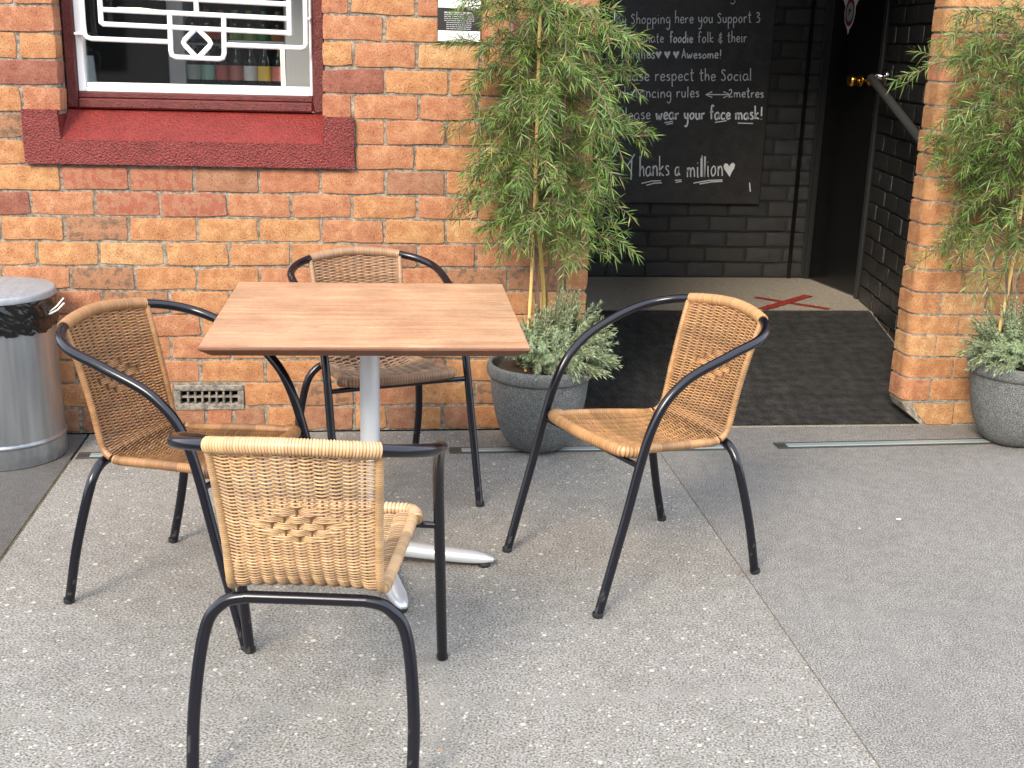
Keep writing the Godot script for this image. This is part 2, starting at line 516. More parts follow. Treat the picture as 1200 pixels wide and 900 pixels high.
func bullnose_mesh(L: float, H: float, D: float, R: float, variant: int) -> ArrayMesh:
	# a corner brick whose left arris is rounded; it shows its return face
	var key := "bull %.3f %.3f %.3f %d" % [L, H, D, variant]
	if brick_cache.has(key): return brick_cache[key]
	var r := RandomNumberGenerator.new()
	r.seed = variant * 31 + 7
	var b := Buf.new()
	var path := [Vector2(L / 2, 0), Vector2(0.02, 0)]
	for s in 7:
		var a := PI / 2 * s / 6.0
		path.append(Vector2(-L / 2 + R - R * sin(a), -R + R * cos(a)))
	path.append(Vector2(-L / 2, -D))
	var rows := []
	for yy in [[-H / 2, 0.0035], [-H / 2 + 0.004, 0.0], [H / 2 - 0.004, 0.0], [H / 2, 0.0035]]:
		var ring := []
		for q in path.size():
			var p: Vector2 = path[q]
			var t: Vector2 = (path[min(q + 1, path.size() - 1)] - path[max(q - 1, 0)]).normalized()
			var nn := Vector2(-t.y, t.x)
			if nn.dot(Vector2(-0.5, 1.0)) < 0: nn = -nn
			var jit := r.randf_range(-0.0012, 0.0012)
			ring.append(b.vert(Vector3(p.x - nn.x * (yy[1] + jit), yy[0], p.y - nn.y * (yy[1] + jit)), Vector3(nn.x, 0.5 * sign(yy[0]) if yy[1] > 0 else 0.0, nn.y).normalized()))
		rows.append(ring)
	for j in 3:
		for q in path.size() - 1:
			b.tri(rows[j][q], rows[j][q + 1], rows[j + 1][q + 1]); b.tri(rows[j][q], rows[j + 1][q + 1], rows[j + 1][q])
	for e in [0, 3]:
		var s := -1.0 if e == 0 else 1.0
		var back := b.vert(Vector3(L / 2, s * H / 2, -D), Vector3(0, s, 0))
		var ring := []
		for q in path.size(): ring.append(b.vert(b.v[rows[e][q]], Vector3(0, s, 0)))
		for q in path.size() - 1: b.tri(back, ring[q], ring[q + 1])
	var mesh := b.mesh()
	brick_cache[key] = mesh
	return mesh

func pick_tone(r: RandomNumberGenerator) -> String:
	var x := r.randf()
	for t in [["orange", 0.30], ["amber", 0.22], ["salmon", 0.22], ["terracotta", 0.13], ["buff", 0.07], ["umber", 0.04], ["oxblood", 0.02]]:
		x -= t[1]
		if x <= 0: return t[0]
	return "orange"

# holes: rectangles (x0, y0, x1, y1) that no brick enters
func lay_courses(parent, x0: float, x1: float, ys: Array, phase: float, holes: Array, seed_: int, mats: Callable, depth := 0.10, pitch := 0.24, joint := 0.012, first_row := 0):
	var r := RandomNumberGenerator.new()
	r.seed = seed_
	for row in ys.size() - 1:
		var yb: float = ys[row]
		var H: float = ys[row + 1] - yb - joint
		var yc := yb + joint / 2 + H / 2
		var ph := phase + (pitch / 2 if (row + first_row) % 2 == 1 else 0.0)
		var spans := [[x0, x1]]
		for h in holes:
			if yc > h[1] and yc < h[3]:
				var ns := []
				for s in spans:
					if h[0] > s[0] and h[0] < s[1]: ns.append([s[0], h[0]])
					if h[2] > s[0] and h[2] < s[1]: ns.append([h[2], s[1]])
					if h[2] <= s[0] or h[0] >= s[1]: ns.append(s)
				spans = ns
		for s in spans:
			# joints of this course inside the span, each a little off its place
			var cuts := [s[0]]
			var x: float = ph + ceil((s[0] - ph) / pitch) * pitch
			while x < s[1]:
				if x - s[0] > 0.05 and s[1] - x > 0.05: cuts.append(x + r.randf_range(-0.009, 0.009))
				x += pitch
			cuts.append(s[1])
			for c in cuts.size() - 1:
				var a: float = cuts[c] + (joint / 2 if c > 0 else 0.0)
				var b: float = cuts[c + 1] - (joint / 2 if c + 1 < cuts.size() - 1 else 0.0)
				var L: float = snapped(b - a - r.randf_range(0.0, 0.003), 0.004)
				if L < 0.02: continue
				var o := MeshInstance3D.new()
				o.name = "brick"
				o.mesh = brick_mesh(L, snapped(H, 0.001), depth, r.randi() % 5)
				o.material_override = mats.call(row, c, (a + b) / 2, yc, r)
				o.position = Vector3((a + b) / 2, yc + r.randf_range(-0.0012, 0.0012), r.randf_range(-0.0025, 0.0015))
				o.rotation = Vector3(r.randf_range(-0.008, 0.008), r.randf_range(-0.006, 0.006), r.randf_range(-0.005, 0.005))
				parent.add_child(o, true)

func orange_mat(row, c, x, y, r):
	var t := pick_tone(r)
	if y > 0.9 and y < 1.05 and x > -1.85 and x < -1.4: return M.brick_smeared
	if y > 0.86 and y < 0.95 and x > -1.62 and x < -1.45: return M.brick_smeared
	if y > 0.86 and y < 0.95 and x < -1.98: return M.brick_oxblood
	if y < 0.11 and r.randf() < 0.6: return M.brick_umber
	if r.randf() < 0.06: return M.brick_sooty
	return M["brick_" + t]

func pier_mat(row, c, x, y, r):
	return M["brick_" + ["amber", "buff", "orange", "buff", "amber", "salmon"][r.randi() % 6]]

func black_mat(row, c, x, y, r):
	return M.black_brick_worn if r.randf() < 0.25 else M.black_brick

# ------------------------------------------------------------------ woven chair
var chair := {}

func edge_at(prof: Array, s: float) -> Array:
	# prof: samples [z, y, w, dep, nz, ny, arc]
	var lo := 0
	var hi := prof.size() - 1
	while hi - lo > 1:
		var m := (lo + hi) / 2
		if prof[m][6] <= s: lo = m
		else: hi = m
	var a: Array = prof[lo]
	var b: Array = prof[hi]
	var f: float = clamp((s - a[6]) / max(b[6] - a[6], 1e-9), 0.0, 1.0)
	var out := []
	for k in 7: out.append(lerp(float(a[k]), float(b[k]), f))
	return out

func sheet(prof: Array, u: float, s: float, off: float) -> Vector3:
	var e := edge_at(prof, s)
	var d: float = e[3] * (1.0 - pow(abs(u), 2.2)) + off
	var lift: float = 0.013 * (1.0 - u * u) * smoothstep(0.60, 0.79, e[1])
	return Vector3(e[2] * u, e[1] + e[5] * d + lift, e[0] + e[4] * d)

func wrapped(b: Buf, path: PackedVector3Array, r0: float, pitch: float, rr: RandomNumberGenerator, tone: Callable, ripple := 0.0012, sides := 10):
	# a rail bound round and round with cane: each turn stands a little proud
	var cv := Curve3D.new()
	cv.bake_interval = 0.004
	for p in path: cv.add_point(p)
	var L := cv.get_baked_length()
	var turns := int(L / pitch)
	var pp := PackedVector3Array()
	var rad := PackedFloat32Array()
	var col := PackedColorArray()
	for t in turns:
		var tc: float = tone.call(float(t) / turns) * rr.randf_range(0.86, 1.06)
		var cc := Color(tc, tc * rr.randf_range(0.93, 1.0), tc * rr.randf_range(0.86, 1.0))
		var j := rr.randf_range(-0.0004, 0.0004)
		for q in 4:
			pp.append(cv.sample_baked((t + q / 4.0) / turns * L, true))
			rad.append(r0 + j + ripple * [-1.0, 0.55, 1.0, 0.55][q])
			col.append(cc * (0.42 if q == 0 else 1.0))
	b.tube(pp, rad, sides, col, true)

func scuff(b: Buf):
	# paint scraped off near the ground
	var f := FastNoiseLite.new(); f.seed = 19; f.frequency = 26.0
	for k in b.v.size():
		var p := b.v[k]
		if p.y < 0.15 and f.get_noise_3d(p.x * 2.2, p.y * 0.7, p.z * 2.2) > lerp(0.22, 0.5, p.y / 0.15): b.c[k] = Color(0.05, 0.05, 0.048)

func chair_meshes():
	var rr := RandomNumberGenerator.new()
	rr.seed = 77
	var E0 := [[0.185, 0.452, 0.190, 0.010], [0.10, 0.447, 0.184, 0.024], [0.0, 0.438, 0.176, 0.028], [-0.10, 0.427, 0.166, 0.020], [-0.165, 0.422, 0.160, -0.004], [-0.203, 0.440, 0.157, -0.014], [-0.218, 0.482, 0.156, 0.002], [-0.232, 0.55, 0.157, 0.020], [-0.255, 0.64, 0.160, 0.030], [-0.277, 0.715, 0.164, 0.033], [-0.300, 0.784, 0.168, 0.033]]
	var prof := []
	for k in E0.size() - 1:
		for s in 12:
			var f := s / 12.0
			var row := []
			for q in 4:
				var p0: float = E0[max(k - 1, 0)][q]
				var p3: float = E0[min(k + 2, E0.size() - 1)][q]
				row.append(cubic_interpolate(E0[k][q], E0[k + 1][q], p0, p3, f))
			prof.append(row)
	prof.append(E0[E0.size() - 1].duplicate())
	var arc := 0.0
	var split := 0.0
	for k in prof.size():
		var a: Array = prof[max(k - 1, 0)]
		var b: Array = prof[min(k + 1, prof.size() - 1)]
		var t := Vector2(b[0] - a[0], b[1] - a[1]).normalized()
		if k > 0: arc += Vector2(prof[k][0] - a[0], prof[k][1] - a[1]).length()
		prof[k] = [prof[k][0], prof[k][1], prof[k][2], prof[k][3], -t.y, t.x, arc]
		if k == 5 * 12: split = arc
	var L := arc
	# tone of the cane, batch by batch, along the sheet
	var batches := []
	var q := 0.0
	while q < 1.0:
		var w := rr.randf_range(0.012, 0.05)
		batches.append([q, rr.randf_range(0.5, 0.95) if rr.randf() < 0.5 else rr.randf_range(0.88, 1.05)])
		q += w
	var tone := func(f: float) -> float:
		var v := 1.0
		for bt in batches:
			if bt[0] <= f: v = bt[1]
		return v
	var A := 0.0046
	for kind in ["seat", "seat_wide", "back", "back_wide"]:
		var is_seat: bool = kind.begins_with("seat")
		var wide: bool = kind.ends_with("wide")
		var s0 := 0.006 if is_seat else split
		var s1 := split if is_seat else L - 0.004
		var pitch := (0.011 if is_seat else 0.0052) if wide else 0.0043
		var rad := (0.0054 if is_seat else 0.0027) if wide else 0.0022
		var rows := int((s1 - s0) / pitch)
		var mid_row := int(rows * 0.50)
		var b := Buf.new()
		for row in rows:
			var s := s0 + (row + 0.5) * pitch
			var tc: float = tone.call(s / L) * rr.randf_range(0.62, 1.12)
			if not is_seat: tc = lerp(tc, 1.0, 0.45)
			var base := Color(tc, tc * rr.randf_range(0.93, 1.0), tc * rr.randf_range(0.86, 1.0))
			var disp := []
			var band := (row - (mid_row - 10)) / 4 if row >= mid_row - 10 and row < mid_row + 10 and not is_seat else -1
			for p in range(-6, 7):
				var d := A * (1.0 if (row + p + 60) % 2 == 0 else -1.0)
				if band >= 0 and abs(p) <= 3 - abs(band - 2):
					var front: bool = (p + band + 60) % 2 == 0 and abs(p) <= 2 - abs(band - 2)
					d = -A if front else A
				if wide and is_seat: d *= 1.1
				if abs(p) == 6: d = 0.0
				disp.append(d)
			var pts := PackedVector3Array()
			var cols := PackedColorArray()
			var seg := 5
			var wob := rr.randf_range(-0.0006, 0.0006)
			var ph := rr.randf() * 6.0
			for cell in 12:
				for g in seg:
					var f := float(g) / seg
					var w := (1.0 - cos(f * PI)) / 2.0
					var u := (-6.0 + cell + f) / 6.0
					pts.append(sheet(prof, u, s + wob * sin(u * 5.0 + ph), lerp(float(disp[cell]), float(disp[cell + 1]), w)))
					cols.append(base * (0.93 + 0.07 * sin(u * 9.0 + ph * 3.0)))
			pts.append(sheet(prof, 1.0, s, 0.0))
			cols.append(base)
			b.tube(pts, rad, 5, cols, false)
		for p in range(-5, 6):
			var pts := PackedVector3Array()
			var n := int((s1 - s0) / 0.008)
			for k in n + 1: pts.append(sheet(prof, p / 6.0, lerp(s0, s1, float(k) / n), 0.0))
			var tc := rr.randf_range(0.26, 0.36)
			b.tube(pts, 0.0024, 5, Color(tc, tc * 0.82, tc * 0.62), false)
		chair[kind] = b.mesh()
	# bound rails
	for side in [-1.0, 1.0]:
		var b := Buf.new()
		var pts := PackedVector3Array()
		for k in range(1, 5 * 12 - 8, 3): pts.append(Vector3(prof[k][2] * side, prof[k][1], prof[k][0]))
		wrapped(b, pts, 0.0122, 0.0066, rr, func(f): return tone.call(f * split / L), 0.0010)
		chair["seat_rail%d" % int(side)] = b.mesh()
		b = Buf.new()
		pts = PackedVector3Array()
		for k in range(5 * 12 - 8, prof.size(), 3): pts.append(Vector3(prof[k][2] * side, prof[k][1], prof[k][0]))
		wrapped(b, pts, 0.0088, 0.0052, rr, func(f): return lerp(float(tone.call((split + f * (L - split)) / L)), 1.0, 0.5), 0.0012, 8)
		chair["back_rail%d" % int(side)] = b.mesh()
	var fb := Buf.new()
	wrapped(fb, spline([Vector3(-0.197, 0.447, 0.150), Vector3(-0.188, 0.452, 0.180), Vector3(-0.165, 0.453, 0.196), Vector3(-0.08, 0.452, 0.203), Vector3(0.0, 0.451, 0.205), Vector3(0.08, 0.452, 0.203), Vector3(0.165, 0.453, 0.196), Vector3(0.188, 0.452, 0.180), Vector3(0.197, 0.447, 0.150)], 5), 0.0150, 0.0094, rr, func(f): return rr.randf_range(0.85, 1.0), 0.0022, 12)
	chair.front_rail = fb.mesh()
	# tubular frame: one hoop makes both front legs, both arms and the top rail
	var half := [Vector3(0.250, 0.0, 0.298), Vector3(0.2485, 0.27, 0.221), Vector3(0.247, 0.534, 0.144), Vector3(0.255, 0.650, 0.055), Vector3(0.270, 0.716, -0.090), Vector3(0.257, 0.752, -0.215), Vector3(0.169, 0.777, -0.300)]
	var hoop := []
	for p in half: hoop.append(Vector3(-p.x, p.y, p.z))
	hoop.append(Vector3(0, 0.791, -0.334))
	for k in range(half.size() - 1, -1, -1): hoop.append(half[k])
	var n := 24
	var path := spline(hoop, n)
	var kn := 3 * n
	var re := 6 * n
	var black := Color(0.007, 0.007, 0.008)
	var cuts := {"leg-1": [0, kn], "arm-1": [kn, re + 1], "arm1": [path.size() - 2 - re, path.size() - 1 - kn], "leg1": [path.size() - 1 - kn, path.size() - 1]}
	for k in cuts:
		var b := Buf.new()
		b.tube(path.slice(cuts[k][0], cuts[k][1] + 1), 0.0134, 14, black, true)
		scuff(b)
		chair[k] = b.mesh()
	var tb := Buf.new()
	wrapped(tb, path.slice(re, path.size() - re), 0.0163, 0.0062, rr, func(f): return rr.randf_range(0.88, 1.06), 0.0014, 12)
	chair.top_rail = tb.mesh()
	var uh := [Vector3(0.232, 0, -0.298), Vector3(0.232, 0.171, -0.257), Vector3(0.214, 0.330, -0.219), Vector3(0.180, 0.392, -0.213), Vector3(0.125, 0.412, -0.211)]
	for side in [-1.0, 1.0]:
		var pts := []
		for p in uh: pts.append(Vector3(p.x * side, p.y, p.z))
		pts.append(Vector3(0.0, 0.413, -0.211))
		var up := spline(pts, n)
		var b := Buf.new()
		b.tube(up.slice(0, 4 * n + 1), 0.0134, 14, black, true)
		scuff(b)
		chair["rear%d" % int(side)] = b.mesh()
	var b := Buf.new()
	b.tube(PackedVector3Array([Vector3(-0.128, 0.4125, -0.211), Vector3(0, 0.413, -0.211), Vector3(0.128, 0.4125, -0.211)]), 0.0133, 14, black, true)
	chair.rear_bar = b.mesh()
	b = Buf.new()
	b.tube(PackedVector3Array([Vector3(-0.248, 0.424, 0.176), Vector3(-0.12, 0.426, 0.178), Vector3(0.12, 0.426, 0.178), Vector3(0.248, 0.424, 0.176)]), 0.0085, 10, black, true)
	chair.crossbar = b.mesh()
	b = Buf.new()
	b.lathe([Vector2(0.0, -0.001), Vector2(0.0125, -0.001), Vector2(0.0152, 0.002), Vector2(0.0152, 0.012), Vector2(0.0136, 0.014)], 14)
	chair.foot = b.mesh()
	chair.feet = {"leg-1": Vector3(-0.250, 0.0, 0.298), "leg1": Vector3(0.250, 0.0, 0.298), "rear-1": Vector3(-0.232, 0, -0.298), "rear1": Vector3(0.232, 0, -0.298)}

func woven_chair(label: String, at: Vector3, turn: float, cane, wide := false):
	var t = thing("woven_armchair", label, "chair", at, turn, "woven cane armchairs around the table")
	for k in ["leg-1", "leg1", "rear-1", "rear1"]:
		var l = put(chair[k], "leg", M.frame, t)
		var f = put(chair.foot, "foot_cap", M.rubber, l)
		f.position = chair.feet[k] + Vector3(0, 0.001, 0)
	put(chair["arm-1"], "armrest", M.frame, t)
	put(chair["arm1"], "armrest", M.frame, t)
	put(chair.rear_bar, "rear_bar", M.frame, t)
	put(chair.crossbar, "crossbar", M.frame, t)
	var s = put(chair["seat_wide" if wide else "seat"], "seat", M[cane], t)
	put(chair.front_rail, "front_rail", M[cane], s)
	put(chair["seat_rail-1"], "side_rail", M[cane], s)
	put(chair["seat_rail1"], "side_rail", M[cane], s)
	var b = put(chair["back_wide" if wide else "back"], "backrest", M[cane], t)
	put(chair.top_rail, "top_rail", M[cane], b)
	put(chair["back_rail-1"], "side_rail", M[cane], b)
	put(chair["back_rail1"], "side_rail", M[cane], b)
	return t

# ------------------------------------------------------------------ table
func cafe_table():
	var t = thing("cafe_table", "square wooden cafe table on a single silver pedestal between four chairs", "table", Vector3(-0.768, 0, 1.265), -0.0196)
	var b := Buf.new()
	var hx := 0.422
	var hz := 0.4165
	var y := 0.782
	var e := 0.0025
	b.flat([Vector3(-hx + e, y, -hz + e), Vector3(hx - e, y, -hz + e), Vector3(hx - e, y, hz - e), Vector3(-hx + e, y, hz - e)], Color.WHITE, Vector3.UP, [Vector2(0, 0), Vector2(1, 0), Vector2(1, 1), Vector2(0, 1)])
	put(b, "tabletop", M.wood, t)
	b = Buf.new()
	var rings := [[e, 0.0], [0.0, -0.003], [0.0, -0.008], [0.030, -0.030]]
	for k in 3:
		for s in 4:
			var dirs = [[Vector3(-1, 0, 1), Vector3(1, 0, 1)], [Vector3(1, 0, 1), Vector3(1, 0, -1)], [Vector3(1, 0, -1), Vector3(-1, 0, -1)], [Vector3(-1, 0, -1), Vector3(-1, 0, 1)]][s]
			var pts := []
			for q in [[0, k], [1, k], [1, k + 1], [0, k + 1]]:
				var d: Vector3 = dirs[q[0]]
				var ins: float = rings[q[1]][0]
				pts.append(Vector3(d.x * (hx - ins), y + rings[q[1]][1], d.z * (hz - ins)))
			b.flat(pts, Color.WHITE, (dirs[0] + dirs[1]) * 0.5 + Vector3(0, 0.4 if k == 0 else (-0.5 if k == 2 else 0.0), 0))
	var uz := 0.030
	b.flat([Vector3(-hx + uz, y - uz, -hz + uz), Vector3(hx - uz, y - uz, -hz + uz), Vector3(hx - uz, y - uz, hz - uz), Vector3(-hx + uz, y - uz, hz - uz)], Color.WHITE, Vector3.DOWN)
	put(b, "edge", M.wood_edge, t)
	b = Buf.new()
	b.lathe([Vector2(0.0, 0.075), Vector2(0.029, 0.075), Vector2(0.029, 0.745), Vector2(0.0, 0.745)], 32)
	put(b, "pedestal", M.aluminium, t)
	b = Buf.new()
	b.box(Vector3(-0.15, 0.741, -0.15), Vector3(0.15, 0.751, 0.15), 0.002)
	put(b, "mounting_plate", M.steel_dark, t)
	b = Buf.new()
	b.lathe([Vector2(0.0, 0.03), Vector2(0.05, 0.03), Vector2(0.05, 0.055), Vector2(0.042, 0.075), Vector2(0.034, 0.09), Vector2(0.029, 0.092)], 32)
	put(b, "hub", M.aluminium_cast, t)
	for a in [8.0, 75.0, 188.0, 255.0]:
		var d := Vector3(cos(deg_to_rad(a)), 0, sin(deg_to_rad(a)))
		var s := Vector3(-d.z, 0, d.x)
		b = Buf.new()
		# a cast foot: a rounded bar that sinks and narrows towards its tip
		var prev := []
		for k in 13:
			var f := k / 12.0
			var x := 0.03 + 0.345 * f
			var w: float = lerp(0.034, 0.024, f)
			var top: float = lerp(0.078, 0.040, pow(f, 0.8))
			var bot: float = lerp(0.034, 0.014, min(1.0, f * 1.4))
			if k == 12: w *= 0.45; top -= 0.010; bot += 0.004
			if k == 11: w *= 0.85; top -= 0.003
			var ring := []
			for q in 12:
				var an := TAU * q / 12.0
				var cx: float = sign(cos(an)) * pow(abs(cos(an)), 0.6)
				var cy: float = sign(sin(an)) * pow(abs(sin(an)), 0.6)
				ring.append(b.vert(d * x + s * cx * w + Vector3(0, (top + bot) / 2 + cy * (top - bot) / 2, 0), (s * cos(an) + Vector3(0, sin(an), 0) + d * (0.8 if k == 12 else 0.0)).normalized()))
			for q in 12:
				if k > 0:
					b.tri(prev[q], prev[(q + 1) % 12], ring[(q + 1) % 12]); b.tri(prev[q], ring[(q + 1) % 12], ring[q])
			prev = ring
		var m := b.vert(d * 0.378 + Vector3(0, 0.024, 0), d)
		for q in 12: b.tri(m, prev[q], prev[(q + 1) % 12])
		var ft = put(b, "foot", M.aluminium_cast, t)
		b = Buf.new()
		b.lathe([Vector2(0.0, 0.0005), Vector2(0.017, 0.0005), Vector2(0.019, 0.006), Vector2(0.016, 0.017), Vector2(0.0, 0.017)], 16, d * 0.348)
		put(b, "glide", M.rubber, ft)

# ------------------------------------------------------------------ plants
func leaf(b: Buf, p: Vector3, d: Vector3, side: Vector3, len: float, w: float, sag: float, col: Color):
	var nn := side.cross(d).normalized()
	if nn.y < 0: nn = -nn
	var m := p + d * len * 0.5 + Vector3(0, -sag * len * 0.25, 0)
	var tip := p + d * len + Vector3(0, -sag * len, 0)
	var s := side * w * 0.5
	var a := b.vert(p - s * 0.5, nn, col)
	var a2 := b.vert(p + s * 0.5, nn, col)
	var c1 := b.vert(m - s, (nn + side * -0.3).normalized(), col)
	var c2 := b.vert(m + s, (nn + side * 0.3).normalized(), col)
	var t := b.vert(tip, nn, col)
	b.tri(a, a2, c2); b.tri(a, c2, c1); b.tri(c1, c2, t)

func needles(b: Buf, path: PackedVector3Array, from: float, step: float, len: float, r: RandomNumberGenerator, fresh: float):
	var np := path.size()
	var total := 0.0
	for k in np - 1: total += path[k].distance_to(path[k + 1])
	var n := int(total / step)
	var an := r.randf() * TAU
	for q in n + 5:
		var f: float = min(from + (1.0 - from) * q / float(n), 1.0)
		var x := f * (np - 1)
		var k: int = min(int(x), np - 2)
		var p := path[k].lerp(path[k + 1], x - k)
		var t := (path[k + 1] - path[k]).normalized()
		var up := Vector3.UP if abs(t.y) < 0.9 else Vector3.RIGHT
		var e1 := t.cross(up).normalized()
		var e2 := e1.cross(t)
		an += 2.4 + r.randf_range(-0.3, 0.3)
		var o := e1 * cos(an) + e2 * sin(an)
		var open := r.randf_range(0.6, 1.2) if f < 0.97 else r.randf_range(0.1, 0.6)
		var d := (t * cos(open) + o * sin(open)).normalized()
		var side := d.cross(o.cross(d) + Vector3(r.randf_range(-0.6, 0.6), r.randf_range(-0.6, 0.6), r.randf_range(-0.6, 0.6))).normalized()
		var g := r.randf()
		var col := Color(0.030, 0.072, 0.018).lerp(Color(0.165, 0.262, 0.045), g * 0.75 + fresh * 0.25)
		if r.randf() < 0.05: col = Color(0.28, 0.25, 0.08)
		elif r.randf() < 0.04: col = Color(0.14, 0.09, 0.04)
		leaf(b, p, d, side, len * r.randf_range(0.55, 1.25), 0.0036, r.randf_range(0.0, 0.3), col)

func needle_shrub(label: String, at: Vector3, seed_: int, spread: float, top: float, low: float, lean: float, n_branch: int, back_limit: float):
	var t = thing("needle_leaf_shrub", label, "shrub", at, 0.0, "bottlebrush shrubs in grey pots")
	var r := RandomNumberGenerator.new()
	r.seed = seed_
	var stems := []
	for k in 3:
		var a := k * 2.1 + 0.6
		var x0 := Vector3(cos(a) * 0.03, 0.0, sin(a) * 0.03)
		var pts := [x0]
		for q in range(1, 7):
			var f := q / 6.0
			pts.append(Vector3(lerp(x0.x, cos(a) * 0.09 + lean * f, f) + r.randf_range(-0.012, 0.012), (top - 0.1) * f, lerp(x0.z, sin(a) * 0.07 + 0.02, f) + r.randf_range(-0.012, 0.012)))
		var path := spline(pts, 6)
		var rad := PackedFloat32Array()
		for q in path.size(): rad.append(lerp(0.0075 - 0.0015 * k, 0.0025, float(q) / path.size()))
		var b := Buf.new()
		b.tube(path, rad, 8)
		put(b, "trunk", M.bark, t)
		stems.append(path)
	var tw := Buf.new()
	var fo := Buf.new()
	for i in n_branch:
		var f := (i + r.randf()) / n_branch
		var y: float = lerp(low, top, f)
		var st: PackedVector3Array = stems[i % 3]
		var k: int = clamp(int(y / (top - 0.1) * (st.size() - 1)), 0, st.size() - 1)
		var p := st[k]
		var az := i * 2.399 + r.randf_range(-0.4, 0.4)
		var out := Vector3(cos(az), 0, sin(az))
		var reach := spread * r.randf_range(0.45, 1.0) * (1.0 - 0.3 * smoothstep(0.7, 1.0, f))
		var rise := r.randf_range(0.2, 0.65)
		var droop := r.randf_range(0.25, 0.75)
		var pts := [p]
		for q in range(1, 6):
			var g := q / 5.0
			var z := p + out * reach * g + Vector3(0, reach * (rise * 1.7 * g - droop * 1.5 * g * g), 0) + Vector3(r.randf_range(-0.012, 0.012), r.randf_range(-0.01, 0.01), r.randf_range(-0.012, 0.012))
			z.z = max(z.z, back_limit + 0.01 * q)
			pts.append(z)
		var path := spline(pts, 4)
		tw.tube(path, 0.0022, 4, Color.WHITE, false)
		needles(fo, path.slice(int(path.size() * 0.35)), 0.0, 0.0052, 0.047, r, 0.4)
		for q in r.randi_range(4, 6):
			var g := r.randf_range(0.32, 0.95)
			var kk := int(g * (path.size() - 2))
			var dir := (path[kk + 1] - path[kk]).normalized()
			var sd := Vector3(r.randf_range(-1, 1), r.randf_range(-0.5, 0.8), r.randf_range(-1, 1)).normalized()
			var d := (dir * 0.9 + sd * 0.8).normalized()
			var L := r.randf_range(0.05, 0.13)
			var tp := []
			for w in 5:
				var h := w / 4.0
				var z := path[kk] + d * L * h + Vector3(0, -0.35 * L * h * h, 0)
				z.z = max(z.z, back_limit)
				tp.append(z)
			var tpath := spline(tp, 3)
			tw.tube(tpath, 0.0014, 4, Color.WHITE, false)
			needles(fo, tpath, 0.0, 0.0048, 0.046, r, 0.7)
	tag(put(tw, "twigs", M.bark, t), "", "", "", "stuff")
	tag(put(fo, "foliage", M.leaf, t), "", "", "", "stuff")
	return t

func sage_mound(label: String, at: Vector3, seed_: int, bias: Vector3, n: int):
	var t = thing("silver_leaf_plant", label, "plant", at, 0.0, "silver-leaved plants filling the pots")
	var r := RandomNumberGenerator.new()
	r.seed = seed_
	var fo := Buf.new()
	var st := Buf.new()
	for i in n:
		var a := r.randf() * TAU
		var h := r.randf_range(-0.12, 1.0)
		var side := sqrt(1.0 - h * h)
		var w: float = 1.0 + 0.5 * (cos(a) * bias.x + sin(a) * bias.z)
		var e := Vector3(bias.x * 0.10 + cos(a) * side * 0.235 * w, 0.045 + h * 0.235 * r.randf_range(0.8, 1.25) * w, bias.z * 0.05 + sin(a) * side * 0.20 * w) * r.randf_range(0.62, 1.0)
		if h < 0.25 and Vector2(e.x, e.z).length() < 0.2: e.y += 0.05
		var p := Vector3(e.x * 0.45, 0.0, e.z * 0.45)
		var L := p.distance_to(e)
		var pts := [p, p.lerp(e, 0.5) + Vector3(0, 0.035 * side, 0), e]
		var path := spline(pts, 3)
		for k in path.size():
			var pp := path[k] + at
			if pp.z < 0.02: path[k].z = 0.02 - at.z
		st.tube(path, 0.0016, 4, Color.WHITE, false)
		var nl := int(L / 0.0042)
		var an := r.randf() * TAU
		var tint := r.randf()
		for k in nl:
			var f: float = lerp(0.15, 1.0, float(k) / nl)
			var x := f * (path.size() - 1)
			var kk: int = min(int(x), path.size() - 2)
			var pp := path[kk].lerp(path[kk + 1], x - kk)
			var tt := (path[kk + 1] - path[kk]).normalized()
			var e1 := tt.cross(Vector3(0.3, 0.9, 0.2)).normalized()
			var e2 := e1.cross(tt)
			for m in 2:
				an += 2.0 + r.randf() * 0.5
				var o := e1 * cos(an) + e2 * sin(an)
				var op := r.randf_range(0.7, 1.3) if f < 0.9 else r.randf_range(0.2, 0.8)
				var dd := (tt * cos(op) + o * sin(op)).normalized()
				var col := Color(0.22, 0.30, 0.15).lerp(Color(0.40, 0.48, 0.29), r.randf() * 0.6 + tint * 0.4)
				if r.randf() < 0.04: col = Color(0.33, 0.27, 0.13)
				leaf(fo, pp, dd, dd.cross(tt).normalized(), r.randf_range(0.014, 0.025), 0.0034, 0.1, col)
	tag(put(st, "stems", M.bark, t), "", "", "", "stuff")
	tag(put(fo, "foliage", M.sage, t), "", "", "", "stuff")
	return t

func plant_pot(label: String, at: Vector3):
	var t = thing("plant_pot", label, "pot", at, 0.0, "grey stone-look pots flanking the porch")
	var b := Buf.new()
	var prof := [Vector2(0.0, 0.001), Vector2(0.075, 0.001), Vector2(0.095, 0.006), Vector2(0.116, 0.022), Vector2(0.136, 0.05), Vector2(0.155, 0.09), Vector2(0.17, 0.14), Vector2(0.181, 0.195), Vector2(0.188, 0.25), Vector2(0.191, 0.285), Vector2(0.191, 0.292), Vector2(0.191, 0.292), Vector2(0.199, 0.297), Vector2(0.205, 0.307), Vector2(0.207, 0.325), Vector2(0.204, 0.342), Vector2(0.197, 0.349), Vector2(0.188, 0.348), Vector2(0.183, 0.34), Vector2(0.181, 0.30)]
	b.lathe(prof, 56)
	put(b, "bowl", M.pot, t)
	b = Buf.new()
	b.lathe([Vector2(0.182, 0.312), Vector2(0.12, 0.318), Vector2(0.05, 0.322), Vector2(0.0, 0.32)], 32, Vector3.ZERO, Basis.IDENTITY, 0.0)
	put(b, "soil", M.soil, t)
	return t

